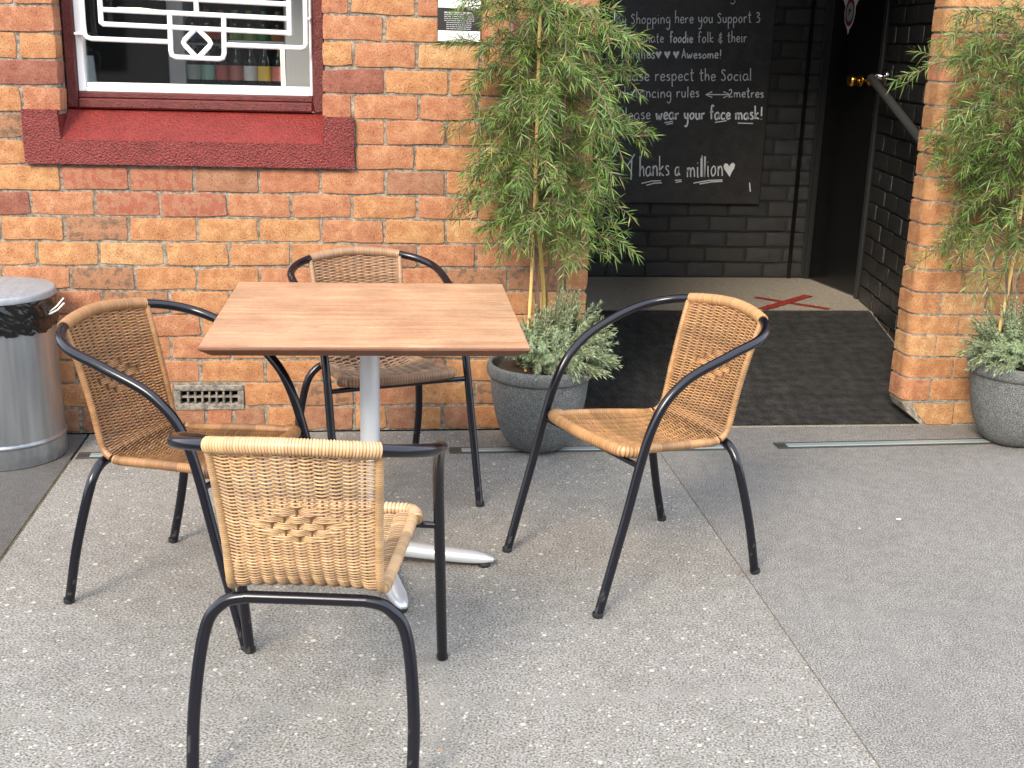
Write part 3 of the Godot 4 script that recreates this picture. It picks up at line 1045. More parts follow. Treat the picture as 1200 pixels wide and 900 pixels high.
func stake(label: String, a: Vector3, c: Vector3, r0: float, mat):
	var t = thing("bamboo_stake", label, "stake", a)
	var b := Buf.new()
	var pts := PackedVector3Array()
	var rad := PackedFloat32Array()
	var n := 60
	for k in n + 1:
		var f := k / float(n)
		pts.append((c - a) * f + Vector3(0.006 * sin(f * 5.0), 0, 0.004 * sin(f * 7.0)))
		rad.append(r0 * (1.14 if k % 10 == 0 else 1.0))
	b.tube(pts, rad, 9)
	put(b, "cane", mat, t)
	return t

# ------------------------------------------------------------------ chalk handwriting: single-stroke letters, x-height 1
func glyphs():
	var G := {}
	var raw := {
		"a": [0.95, [[0.8, 0.85, 0.45, 1.0, 0.1, 0.7, 0.08, 0.25, 0.35, 0.0, 0.68, 0.25, 0.8, 0.85, 0.8, 0.3, 0.95, 0.02]]],
		"b": [0.85, [[0.1, 2.0, 0.1, 0.0], [0.1, 0.6, 0.45, 1.0, 0.8, 0.6, 0.6, 0.05, 0.1, 0.1]]],
		"c": [0.8, [[0.75, 0.85, 0.4, 1.0, 0.08, 0.55, 0.25, 0.05, 0.75, 0.12]]],
		"d": [0.9, [[0.75, 0.8, 0.4, 0.98, 0.08, 0.5, 0.3, 0.02, 0.72, 0.3], [0.78, 2.0, 0.76, 0.0]]],
		"e": [0.8, [[0.1, 0.5, 0.7, 0.6, 0.6, 0.95, 0.3, 0.98, 0.08, 0.5, 0.3, 0.02, 0.78, 0.2]]],
		"f": [0.7, [[0.75, 1.85, 0.5, 2.05, 0.3, 1.7, 0.28, 0.0], [0.02, 1.05, 0.65, 1.12]]],
		"g": [0.9, [[0.75, 0.85, 0.4, 1.0, 0.08, 0.55, 0.3, 0.1, 0.7, 0.35, 0.78, 0.9, 0.75, -0.6, 0.45, -1.05, 0.1, -0.8]]],
		"h": [0.85, [[0.12, 2.1, 0.1, 0.0], [0.1, 0.5, 0.4, 1.0, 0.68, 0.8, 0.72, 0.0]]],
		"i": [0.38, [[0.15, 1.0, 0.16, 0.05, 0.28, 0.0], [0.16, 1.42, 0.17, 1.36]]],
		"k": [0.85, [[0.12, 2.0, 0.1, 0.0], [0.7, 1.0, 0.12, 0.45, 0.78, 0.0]]],
		"l": [0.36, [[0.15, 2.0, 0.14, 0.0]]],
		"m": [1.35, [[0.1, 1.0, 0.1, 0.0], [0.1, 0.55, 0.35, 1.0, 0.58, 0.75, 0.6, 0.0], [0.6, 0.55, 0.88, 1.0, 1.15, 0.75, 1.2, 0.0]]],
		"n": [0.88, [[0.1, 1.0, 0.1, 0.0], [0.1, 0.55, 0.42, 1.0, 0.7, 0.75, 0.75, 0.0]]],
		"o": [0.88, [[0.45, 1.0, 0.08, 0.55, 0.3, 0.02, 0.72, 0.3, 0.72, 0.8, 0.42, 1.0]]],
		"p": [0.88, [[0.1, 1.0, 0.1, -1.0], [0.1, 0.6, 0.45, 1.02, 0.78, 0.6, 0.55, 0.05, 0.1, 0.15]]],
		"r": [0.7, [[0.1, 1.0, 0.12, 0.0], [0.12, 0.5, 0.35, 0.95, 0.65, 0.9]]],
		"s": [0.7, [[0.6, 0.9, 0.3, 1.0, 0.12, 0.75, 0.5, 0.45, 0.55, 0.12, 0.1, 0.05]]],
		"t": [0.68, [[0.32, 1.8, 0.3, 0.2, 0.45, 0.0, 0.6, 0.1], [0.0, 1.15, 0.65, 1.22]]],
		"u": [0.85, [[0.1, 1.0, 0.12, 0.3, 0.35, 0.0, 0.68, 0.3], [0.7, 1.0, 0.72, 0.0]]],
		"w": [1.2, [[0.05, 1.0, 0.2, 0.1, 0.32, 0.05, 0.55, 0.75], [0.55, 0.75, 0.72, 0.05, 0.85, 0.1, 1.1, 1.0]]],
		"y": [0.85, [[0.1, 1.0, 0.15, 0.4, 0.4, 0.2, 0.68, 0.5], [0.72, 1.0, 0.68, -0.4, 0.4, -1.0, 0.1, -0.85]]],
		"A": [0.95, [[0.05, 0.0, 0.48, 1.7, 0.48, 1.7, 0.88, 0.0], [0.2, 0.6, 0.78, 0.65]]],
		"B": [0.95, [[0.12, 1.8, 0.1, 0.0], [0.12, 1.8, 0.65, 1.6, 0.6, 1.1, 0.15, 0.95, 0.75, 0.75, 0.7, 0.15, 0.1, 0.0]]],
		"P": [0.9, [[0.15, 1.8, 0.12, 0.0], [0.1, 1.75, 0.6, 1.75, 0.78, 1.3, 0.55, 0.9, 0.15, 0.85]]],
		"S": [0.85, [[0.72, 1.5, 0.4, 1.75, 0.12, 1.35, 0.55, 0.85, 0.65, 0.25, 0.3, 0.0, 0.05, 0.2]]],
		"T": [1.2, [[-0.6, 1.25, 0.1, 1.95, 0.6, 2.5], [0.12, 1.95, 0.08, 1.0, 0.0, -0.3]]],
		"2": [0.9, [[0.12, 1.35, 0.4, 1.65, 0.68, 1.3, 0.4, 0.6, 0.1, 0.0, 0.1, 0.0, 0.8, 0.08]]],
		"3": [0.9, [[0.1, 1.6, 0.5, 1.8, 0.7, 1.4, 0.3, 1.0, 0.75, 0.7, 0.6, 0.1, 0.1, 0.0]]],
		"&": [1.0, [[0.85, 1.3, 0.4, 1.4, 0.3, 1.0, 0.75, 0.85, 0.2, 0.6, 0.2, 0.1, 0.6, 0.0, 0.9, 0.3], [0.55, 1.7, 0.5, -0.3]]],
		"!": [0.5, [[0.3, 1.8, 0.24, 0.45], [0.22, 0.05, 0.23, -0.02]]],
		" ": [0.55, []],
	}
	for ch in raw:
		var strokes := []
		for s in raw[ch][1]:
			var pts := []
			for k in range(0, s.size(), 2): pts.append(Vector2(s[k], s[k + 1]))
			strokes.append(spline2(pts, 4) if pts.size() > 2 else PackedVector2Array(pts))
		G[ch] = [raw[ch][0], strokes]
	return G

# the board is laid out on a grid of 190 by 240 units, its top left corner 0, 0
func board_point(p: Vector2) -> Vector2:
	var f := p.x / 190.0
	var g := p.y / 240.0
	return Vector2(lerp(lerp(0.595, 1.559, f), lerp(0.654, 1.667, f), g), lerp(lerp(1.780, 1.809, f), lerp(0.601, 0.613, f), g))

func chalk_stroke(b: Buf, pts: PackedVector2Array, w: float, r: RandomNumberGenerator):
	var out := PackedVector2Array()
	for p in pts: out.append(board_point(p + Vector2(r.randf_range(-0.12, 0.12), r.randf_range(-0.12, 0.12))))
	b.ribbon(out, w, 0.0)

func write_line(board, G, text: String, x0: float, y0: float, x1: float, y1: float, xh: float, w: float, mat, r: RandomNumberGenerator):
	var total := 0.0
	for ch in text: total += G[ch][0] + 0.18
	var sx := (x1 - x0) / total
	var b := Buf.new()
	var x := 0.0
	for ch in text:
		var jy := r.randf_range(-0.35, 0.35)
		var sc := r.randf_range(0.92, 1.08)
		for s in G[ch][1]:
			var pts := PackedVector2Array()
			for p in s:
				var px: float = x0 + (x + p.x) * sx
				pts.append(Vector2(px, lerp(y0, y1, (px - x0) / (x1 - x0)) + jy - p.y * xh * sc))
			chalk_stroke(b, pts, w, r)
		x += G[ch][0] + 0.18
	var o = put(b, "lettering", mat, board)
	o.position = Vector3(-1.1, -0.615, 0.0015)
	o.set_meta("kind", "stuff")

func heart(board, cx: float, cy: float, s: float, mat):
	var poly := PackedVector2Array()
	for p in [[0.0, 0.45], [-0.25, 0.85], [-0.6, 0.95], [-0.85, 0.6], [-0.75, 0.1], [-0.35, -0.5], [0.05, -1.1], [0.35, -0.4], [0.72, 0.2], [0.85, 0.75], [0.55, 1.05], [0.2, 0.85]]:
		poly.append(board_point(Vector2(cx + p[0] * s, cy - p[1] * s)))
	var b := Buf.new()
	b.prism(poly, -0.001, 0.0)
	put(b, "heart", mat, board).position = Vector3(-1.1, -0.615, 0.0025)

# ------------------------------------------------------------------ ground
func slab_sheet(x0: float, x1: float, z0: float, z1: float, y: float, cell: float, seed_: int) -> Buf:
	# a slab with a rounded arris and old stains as patches of tone
	var f := FastNoiseLite.new(); f.seed = seed_; f.frequency = 1.6; f.fractal_octaves = 4
	var b := Buf.new()
	var nx := int(ceil((x1 - x0) / cell))
	var nz := int(ceil((z1 - z0) / cell))
	for j in nz + 1:
		for i in nx + 1:
			var x: float = lerp(x0, x1, float(i) / nx)
			var z: float = lerp(z0, z1, float(j) / nz)
			var t := 0.95 + 0.10 * f.get_noise_2d(x * 0.8, z * 0.8) + 0.08 * f.get_noise_2d(x * 4.0 + 50.0, z * 4.0) - 0.07 * smoothstep(0.30, 0.42, f.get_noise_2d(x * 2.2 + 90.0, z * 2.2 - 40.0))
			var edge: float = min(min(x - x0, x1 - x), min(z - z0, z1 - z))
			b.vert(Vector3(x, y - (0.003 if edge < 0.001 else 0.0), z), Vector3.UP, Color(t, t * 0.995, t * 0.985))
	for j in nz:
		for i in nx:
			var a := j * (nx + 1) + i
			b.tri(a, a + 1, a + nx + 2); b.tri(a, a + nx + 2, a + nx + 1)
	for e in [[Vector3(x0, 0, z0), Vector3(x1, 0, z0), Vector3(0, 0, -1)], [Vector3(x0, 0, z1), Vector3(x1, 0, z1), Vector3(0, 0, 1)], [Vector3(x0, 0, z0), Vector3(x0, 0, z1), Vector3(-1, 0, 0)], [Vector3(x1, 0, z0), Vector3(x1, 0, z1), Vector3(1, 0, 0)]]:
		var t := Vector3(0, y - 0.003, 0)
		var d := Vector3(0, y - 0.12, 0)
		b.flat([e[0] + t, e[1] + t, e[1] + d, e[0] + d], Color(0.8, 0.8, 0.8), e[2])
	return b

func build_ground():
	var b := Buf.new()
	b.flat([Vector3(-150, -0.13, 150), Vector3(150, -0.13, 150), Vector3(150, -0.13, -150), Vector3(-150, -0.13, -150)], Color.WHITE, Vector3.UP)
	struct(b, "ground", M.asphalt)
	b = Buf.new()
	b.box(Vector3(-8.0, -0.12, 0.3), Vector3(8.0, -0.005, 7.0))
	struct(b, "joint_bed", M.dirt)
	b = Buf.new()
	b.box(Vector3(0.3634, -0.05, 0.05), Vector3(0.3681, -0.0045, 6.9))
	struct(b, "joint_filler", M.sand)
	struct(slab_sheet(-7.9, -1.882, 0.003, 6.9, 0.0, 0.08, 5), "pavement", M.slab_old)
	struct(slab_sheet(-1.871, 0.3635, 0.003, 6.9, 0.0, 0.045, 6), "pavement", M.slab)
	struct(slab_sheet(0.368, 7.9, 0.003, 6.9, 0.0, 0.06, 7), "pavement", M.slab_dark)
	b = Buf.new()
	b.box(Vector3(-8.0, -0.12, 6.91), Vector3(8.0, 0.004, 7.08), 0.015)
	struct(b, "kerb", M.cement)

func ground_light(label: String, x0: float, x1: float, z: float, turn := 0.0):
	var t = thing("ground_light", label, "light", Vector3(x0, 0, z), turn, "linear lights set into the paving")
	var L := x1 - x0
	var b := Buf.new()
	b.box(Vector3(0, -0.02, -0.034), Vector3(L, 0.004, -0.020), 0.001)
	b.box(Vector3(0, -0.02, 0.020), Vector3(L, 0.004, 0.034), 0.001)
	b.box(Vector3(0, -0.02, -0.0199), Vector3(0.045, 0.0036, 0.0199), 0.001)
	b.box(Vector3(L - 0.045, -0.02, -0.0199), Vector3(L, 0.0036, 0.0199), 0.001)
	put(b, "channel", M.steel_dark, t)
	b = Buf.new()
	b.box(Vector3(0.046, -0.02, -0.0195), Vector3(L - 0.046, 0.006, 0.0195), 0.003)
	put(b, "glass_cover", M.glass_strip, t)

# ------------------------------------------------------------------ shop front
func courses(top: int) -> Array:
	# bed joints from the ground up: a taller plinth course, then even ones
	var ys := [0.0, 0.105]
	for k in range(15, -top - 1, -1): ys.append(1.6172 - 0.09452 * k + (0.006 if k > 12 else 0.0))
	return ys

func build_front():
	var w = thing("brick_wall", "orange brick shop wall with red-framed window, left of the porch", "wall")
	var ys := courses(5)
	var top: float = ys[ys.size() - 1]
	# window opening, sill, vent, and the wide joint bed behind the bricks
	var holes := [[-1.89, 1.25, -0.937, 9.0], [-2.03, 1.052, -0.818, 1.256], [-1.541, 0.09, -1.265, 0.199]]
	# plinth of headers, then stretchers
	lay_courses(w, -2.60, 0.100, ys.slice(0, 2), -1.905, [], 21, orange_mat, 0.10, 0.12)
	# the plinth is row 0; the course under the sill has its joints at the phase
	lay_courses(w, -2.60, 0.100, ys.slice(1), -1.905, holes, 22, orange_mat, 0.10, 0.24, 0.0098, 1)
	var b := Buf.new()
	b.box(Vector3(-2.60, 0.0, -0.35), Vector3(-1.53, 1.053, -0.006))
	b.box(Vector3(-1.53, 0.0, -0.35), Vector3(-1.275, 0.105, -0.006))
	b.box(Vector3(-1.53, 0.186, -0.35), Vector3(-1.275, 1.053, -0.006))
	b.box(Vector3(-1.275, 0.0, -0.35), Vector3(0.092, 1.053, -0.006))
	b.box(Vector3(-2.60, 1.053, -0.35), Vector3(-1.898, top, -0.006))
	b.box(Vector3(-0.929, 1.053, -0.35), Vector3(0.092, top, -0.006))
	put(b, "mortar", M.mortar, w)
	# jamb bricks of the porch opening
	for row in ys.size() - 1:
		var o := MeshInstance3D.new()
		o.name = "brick"
		o.mesh = brick_mesh(0.236 if row % 2 == 0 else 0.112, snapped(ys[row + 1] - ys[row] - 0.0098, 0.001), 0.06, row % 4)
		o.material_override = M.brick_salmon if row % 3 else M.brick_orange
		o.position = Vector3(0.1, (ys[row] + ys[row + 1]) / 2, -0.235 if row % 2 == 0 else -0.17)
		o.rotation.y = PI / 2
		w.add_child(o, true)
	b = Buf.new()
	b.box(Vector3(-2.60, top + 0.004, -0.35), Vector3(0.098, 3.8, -0.001), 0.004)
	put(b, "upper_wall", M.brick_salmon, w)
	build_window(w)
	# cement air vent: a frame round two rows of eight holes
	var v = group_node("air_vent", w)
	b = Buf.new()
	var x0 := -1.538; var x1 := -1.268; var y0 := 0.093; var y1 := 0.196
	var i0 := -1.514; var i1 := -1.292; var j0 := 0.119; var j1 := 0.172
	b.box(Vector3(x0, y0, -0.06), Vector3(x1, j0, 0.004), 0.003)
	b.box(Vector3(x0, j1, -0.06), Vector3(x1, y1, 0.004), 0.003)
	b.box(Vector3(x0, j0, -0.06), Vector3(i0, j1, 0.004), 0.002)
	b.box(Vector3(i1, j0, -0.06), Vector3(x1, j1, 0.004), 0.002)
	put(b, "frame", M.cement, v)
	var step := (i1 - i0) / 8.0
	for k in range(1, 8):
		b = Buf.new()
		b.box(Vector3(i0 + k * step - 0.0042, j0, -0.03), Vector3(i0 + k * step + 0.0042, j1, -0.004), 0.002)
		put(b, "bar", M.cement, v)
	b = Buf.new()
	b.box(Vector3(i0, (j0 + j1) / 2 - 0.004, -0.028), Vector3(i1, (j0 + j1) / 2 + 0.004, -0.006), 0.001)
	put(b, "bar", M.cement, v)
	b = Buf.new()
	b.box(Vector3(i0 - 0.01, j0 - 0.01, -0.15), Vector3(i1 + 0.01, j1 + 0.01, -0.14))
	put(b, "cavity", M.void, v)

func build_window(w):
	var s = group_node("window_sill", w)
	var b := Buf.new()
	b.prism(PackedVector2Array([Vector2(-2.024, 1.058), Vector2(-0.825, 1.056), Vector2(-0.823, 1.058), Vector2(-0.823, 1.245), Vector2(-0.826, 1.247), Vector2(-0.937, 1.247), Vector2(-0.937, 1.146), Vector2(-1.893, 1.146), Vector2(-1.899, 1.253), Vector2(-2.023, 1.253), Vector2(-2.026, 1.25), Vector2(-2.026, 1.06)]), -0.10, 0.022)
	put(b, "block", M.red_paint, s)
	b = Buf.new()
	var pr := PackedVector2Array([Vector2(0.020, 1.1462), Vector2(-0.135, 1.252), Vector2(-0.135, 1.1465), Vector2(0.0, 1.1465)])
	b.prism(pr, -1.894, -0.939, Transform3D(Basis(Vector3(0, 0, 1), Vector3(0, 1, 0), Vector3(1, 0, 0)), Vector3.ZERO))
	put(b, "weathering", M.red_smooth, s)
	var win = group_node("window", w)
	var top := 2.35
	b = Buf.new()
	b.box(Vector3(-1.893, 1.253, -0.20), Vector3(-1.853, top, -0.118), 0.005)
	put(b, "frame", M.red_timber, win)
	b = Buf.new()
	b.box(Vector3(-0.979, 1.253, -0.20), Vector3(-0.934, top, -0.118), 0.005)
	put(b, "frame", M.red_timber, win)
	b = Buf.new()
	b.box(Vector3(-1.8525, 1.253, -0.20), Vector3(-0.9795, 1.290, -0.112), 0.006)
	b.box(Vector3(-1.8525, 1.2905, -0.20), Vector3(-0.9795, 1.313, -0.126), 0.004)
	put(b, "bottom_rail", M.red_timber, win)
	b = Buf.new()
	b.box(Vector3(-1.852, 1.3135, -0.19), Vector3(-1.826, top, -0.135), 0.003)
	b.box(Vector3(-0.990, 1.3135, -0.19), Vector3(-0.980, top, -0.135), 0.003)
	b.box(Vector3(-1.8255, 1.3135, -0.19), Vector3(-0.9905, 1.330, -0.132), 0.003)
	b.box(Vector3(-1.8255, 1.3305, -0.19), Vector3(-0.9905, 1.347, -0.150), 0.003)
	put(b, "sash", M.white_paint, win)
	b = Buf.new()
	b.box(Vector3(-1.826, 1.346, -0.174), Vector3(-0.989, top, -0.170))
	put(b, "pane", M.glass, win)
	# wrought grille of rounded white bars, just outside the glass; lines as (x, y) at z -0.095
	var bars := [
		[[-1.806, 2.3], [-1.808, 1.56], [-1.806, 1.523], [-1.799, 1.511], [-1.783, 1.506], [-1.497, 1.502]],
		[[-1.743, 2.3], [-1.744, 1.563], [-1.739, 1.559], [-1.062, 1.546]],
		[[-1.061, 1.538], [-1.058, 2.3]],
		[[-1.740, 1.610], [-1.062, 1.597]],
		[[-1.740, 1.662], [-1.062, 1.649]],
		[[-1.399, 1.660], [-1.399, 1.609]],
		[[-1.497, 1.605], [-1.499, 1.47], [-1.496, 1.455], [-1.482, 1.448], [-1.325, 1.445], [-1.309, 1.450], [-1.304, 1.466], [-1.301, 1.602]],
		[[-1.399, 1.552], [-1.358, 1.512], [-1.352, 1.501], [-1.358, 1.490], [-1.398, 1.450], [-1.408, 1.450], [-1.446, 1.490], [-1.452, 1.501], [-1.446, 1.512], [-1.405, 1.552]],
		[[-1.303, 1.497], [-1.020, 1.493], [-1.006, 1.497], [-1.001, 1.509], [-0.999, 2.3]],
	]
	for k in bars.size():
		b = Buf.new()
		var pts := PackedVector3Array()
		for p in bars[k]: pts.append(Vector3(p[0], p[1], -0.088 - 0.0005 * k))
		if k == 7: pts.append(pts[0])
		b.tube(pts, 0.0094, 10)
		put(b, "grille_bar", M.white_paint, win)
	b = Buf.new()
	for p in [[-1.815, 1.523], [-0.995, 1.60]]:
		b.box(Vector3(p[0] - 0.03 if p[0] < -1.5 else p[0], p[1] - 0.004, -0.14), Vector3(p[0] if p[0] < -1.5 else p[0] + 0.012, p[1] + 0.004, -0.09), 0.001)
	put(b, "grille_bracket", M.white_paint, win)

func bottle(label: String, at: Vector3, glass: Color, lab: Color, cap: Color, tall := 1.0):
	var t = thing("drink_bottle", label, "bottle", at, 0.0, "bottles in the drinks fridge")
	var b := Buf.new()
	b.lathe([Vector2(0, 0), Vector2(0.028, 0), Vector2(0.031, 0.004), Vector2(0.031, 0.105 * tall), Vector2(0.026, 0.128 * tall), Vector2(0.014, 0.15 * tall), Vector2(0.012, 0.185 * tall)], 18)
	put(b, "glass_body", std(glass, 0.12), t)
	b = Buf.new()
	b.lathe([Vector2(0.0315, 0.022 * tall), Vector2(0.0318, 0.024 * tall), Vector2(0.0318, 0.092 * tall), Vector2(0.0315, 0.094 * tall)], 18)
	put(b, "label", std(lab, 0.6), t)
	b = Buf.new()
	b.lathe([Vector2(0.0135, 0.176 * tall), Vector2(0.0135, 0.192 * tall), Vector2(0.012, 0.195 * tall), Vector2(0, 0.195 * tall)], 14)
	put(b, "cap", std(cap, 0.35, 0.3), t)

func build_room():
	# the dim shop behind the glass
	var b := Buf.new()
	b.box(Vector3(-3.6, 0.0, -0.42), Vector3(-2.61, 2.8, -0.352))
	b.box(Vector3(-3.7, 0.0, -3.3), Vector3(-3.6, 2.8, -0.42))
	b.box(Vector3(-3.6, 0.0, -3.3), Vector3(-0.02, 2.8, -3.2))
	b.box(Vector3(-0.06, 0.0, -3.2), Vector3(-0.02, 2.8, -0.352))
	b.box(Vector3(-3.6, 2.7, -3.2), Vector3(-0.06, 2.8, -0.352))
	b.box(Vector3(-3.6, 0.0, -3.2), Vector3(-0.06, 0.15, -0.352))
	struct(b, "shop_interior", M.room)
	var f = thing("drinks_fridge", "tall open-fronted drinks fridge seen through the window", "fridge", Vector3(-1.35, 0.15, -1.25))
	b = Buf.new()
	b.box(Vector3(-0.285, 0.0, -0.02), Vector3(-0.215, 2.0, 0.36), 0.004)
	put(b, "side_post", M.fridge, f)
	b = Buf.new()
	b.box(Vector3(0.215, 0.0, -0.02), Vector3(0.262, 2.0, 0.36), 0.004)
	put(b, "side_post", M.fridge, f)
	b = Buf.new()
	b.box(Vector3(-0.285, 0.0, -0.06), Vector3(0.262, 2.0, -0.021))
	put(b, "back_panel", M.void, f)
	for y in [0.94, 1.168, 1.345, 1.58]:
		b = Buf.new()
		b.box(Vector3(-0.2145, y - 0.012, -0.019), Vector3(0.2145, y, 0.34), 0.002)
		var sh = put(b, "shelf", M.void if y > 1.5 else M.steel, f)
		if y > 1.3 and y < 1.4:
			b = Buf.new()
			b.box(Vector3(-0.03, y - 0.016, 0.3405), Vector3(0.2140, y + 0.014, 0.346), 0.001)
			put(b, "price_strip", M.white_paint, sh)
	b = Buf.new()
	b.box(Vector3(0.197, 0.95, 0.30), Vector3(0.2145, 1.330, 0.338), 0.003)
	put(b, "light_strip", M.tube_glow, f)
	var up := [[Color8(30, 60, 120), "blue-labelled"], [Color8(178, 84, 46), "orange-labelled"], [Color8(150, 60, 40), "red-labelled"], [Color8(110, 140, 60), "olive-labelled"], [Color8(120, 150, 60), "lime-labelled"], [Color8(40, 130, 50), "green-labelled"], [Color8(176, 120, 50), "amber-labelled"]]
	for k in up.size():
		bottle("%s bottle on the fridge's upper shelf behind the white grille" % up[k][1], Vector3(-1.35 - 0.185 + 0.0615 * k, 1.4955, -0.95), Color8(36, 22, 16), up[k][0], up[k][0], 0.72)
	var low := [[Color8(170, 180, 170), "first and leftmost"], [Color8(150, 190, 170), "second"], [Color8(176, 96, 90), "third"], [Color8(170, 110, 100), "fourth"], [Color8(200, 200, 204), "fifth"], [Color8(214, 186, 84), "sixth"], [Color8(190, 120, 110), "seventh and rightmost"]]
	for k in low.size():
		bottle("%s bottle in the row on the fridge's lower shelf" % low[k][1], Vector3(-1.35 - 0.185 + 0.0615 * k, 1.3185, -0.95), Color8(28, 34, 34), low[k][0], Color8(180, 184, 190), 0.88)
	b = Buf.new()
	b.box(Vector3(-0.075, 0, -0.02), Vector3(0.13, 2.2, 0.02), 0.004)
	var p = put(b, "partition_panel", M.grey_panel)
	p.position = Vector3(-1.035, 0.15, -0.62)
	tag(p, "plain grey panel standing inside the window right of the fridge", "panel")
	var j = thing("water_jug", "pale blue jug with dark handle in the window's lower left corner", "jug", Vector3(-1.925, 1.325, -0.55))
	b = Buf.new()
	b.lathe([Vector2(0, 0), Vector2(0.05, 0), Vector2(0.052, 0.006), Vector2(0.047, 0.11), Vector2(0.043, 0.112)], 24)
	put(b, "body", std(Color8(196, 214, 216), 0.3), j)
	b = Buf.new()
	b.lathe([Vector2(0.0, 0.112), Vector2(0.048, 0.112), Vector2(0.044, 0.135), Vector2(0.03, 0.148), Vector2(0.0, 0.15)], 24)
	put(b, "lid", M.rubber, j)
	b = Buf.new()
	b.tube(spline([Vector3(0.04, 0.125, 0.01), Vector3(0.068, 0.12, 0.012), Vector3(0.074, 0.09, 0.012), Vector3(0.07, 0.06, 0.012)], 6), 0.006, 8)
	put(b, "handle", M.rubber, j)
	var c = thing("shop_counter", "dark counter inside the window under the jug", "counter", Vector3(-1.95, 0.15, -0.55))
	b = Buf.new()
	b.box(Vector3(-0.5, 1.135, -0.18), Vector3(0.32, 1.174, 0.16), 0.004)
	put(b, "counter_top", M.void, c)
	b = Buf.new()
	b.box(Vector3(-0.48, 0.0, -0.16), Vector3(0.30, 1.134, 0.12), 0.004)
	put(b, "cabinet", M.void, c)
	var l = thing("ceiling_light", "flat rectangular lamp glowing in the dark shop interior", "lamp", Vector3(-1.93, 1.645, -2.0))
	b = Buf.new()
	b.box(Vector3(-0.06, -0.012, -0.35), Vector3(0.06, 0.0, 0.35), 0.004)
	put(b, "diffuser", M.tube_glow, l)
	b = Buf.new()
	b.box(Vector3(-0.12, 0.001, -0.36), Vector3(0.12, 0.03, 0.36), 0.004)
	put(b, "housing", M.void, l)
	b = Buf.new()
	for x in [-0.08, 0.08]: b.tube(PackedVector3Array([Vector3(x, 0.03, 0), Vector3(x, 1.055, 0)]), 0.003, 6)
	put(b, "hanging_rod", M.void, l)
	var a := AreaLight3D.new()
	a.name = "lamp_glow"
	a.area_size = Vector2(0.12, 0.7)
	a.light_energy = 0.12
	a.light_color = Color8(255, 238, 205)
	a.shadow_enabled = true
	l.add_child(a)
	a.position = Vector3(0, -0.02, 0)
	a.rotation.x = -PI / 2

func build_notice():
	var t = thing("wall_notice", "small black and white printed notice fixed to the brick wall behind the left shrub", "sign", Vector3(-0.430, 1.531, 0.003))
	var b := Buf.new()
	b.box(Vector3(-0.081, 0, 0), Vector3(0.081, 0.235, 0.005), 0.001)
	put(b, "backing", M.print_black, t)
	b = Buf.new()
	b.box(Vector3(-0.079, 0.002, 0.0052), Vector3(0.079, 0.040, 0.0058))
	put(b, "white_field", M.print_white, t)
	b = Buf.new()
	b.box(Vector3(-0.079, 0.122, 0.0052), Vector3(0.079, 0.233, 0.0058))
	put(b, "white_field", M.print_white, t)
	b = Buf.new()
	b.box(Vector3(-0.075, 0.138, 0.006), Vector3(-0.066, 0.229, 0.0063))
	put(b, "picture", M.print_grey, t)
	b = Buf.new()
	b.box(Vector3(0.0, 0.150, 0.006), Vector3(0.070, 0.226, 0.0063))
	put(b, "picture", M.print_grey, t)
	# lines of print too small to read
	var r := RandomNumberGenerator.new(); r.seed = 9
	b = Buf.new()
	for k in 9:
		var y := 0.106 - k * 0.0073
		var x := -0.056 if k < 5 else -0.048
		var e := 0.056 if k < 5 else 0.046
		var h := 0.0034 if k == 0 else 0.0018
		while x < e - 0.004:
			var w: float = min(r.randf_range(0.005, 0.014), e - x)
			b.box(Vector3(x, y - h, 0.0052), Vector3(x + w, y + h * 0.4, 0.0056))
			x += w + 0.0022
	tag(put(b, "small_print", M.print_grey, t), "", "", "", "stuff")
	b = Buf.new()
	for q in [[[0.028, 0.016], [0.036, 0.026], [0.044, 0.020], [0.036, 0.014]], [[0.044, 0.024], [0.060, 0.030], [0.072, 0.031]], [[0.052, 0.010], [0.062, 0.018], [0.070, 0.028]]]:
		var pts := PackedVector2Array()
		for p in q: pts.append(Vector2(p[0], p[1]))
		b.ribbon(pts, 0.0022, 0.0061)
	tag(put(b, "emblem", M.steel_dark, t), "", "", "", "stuff")

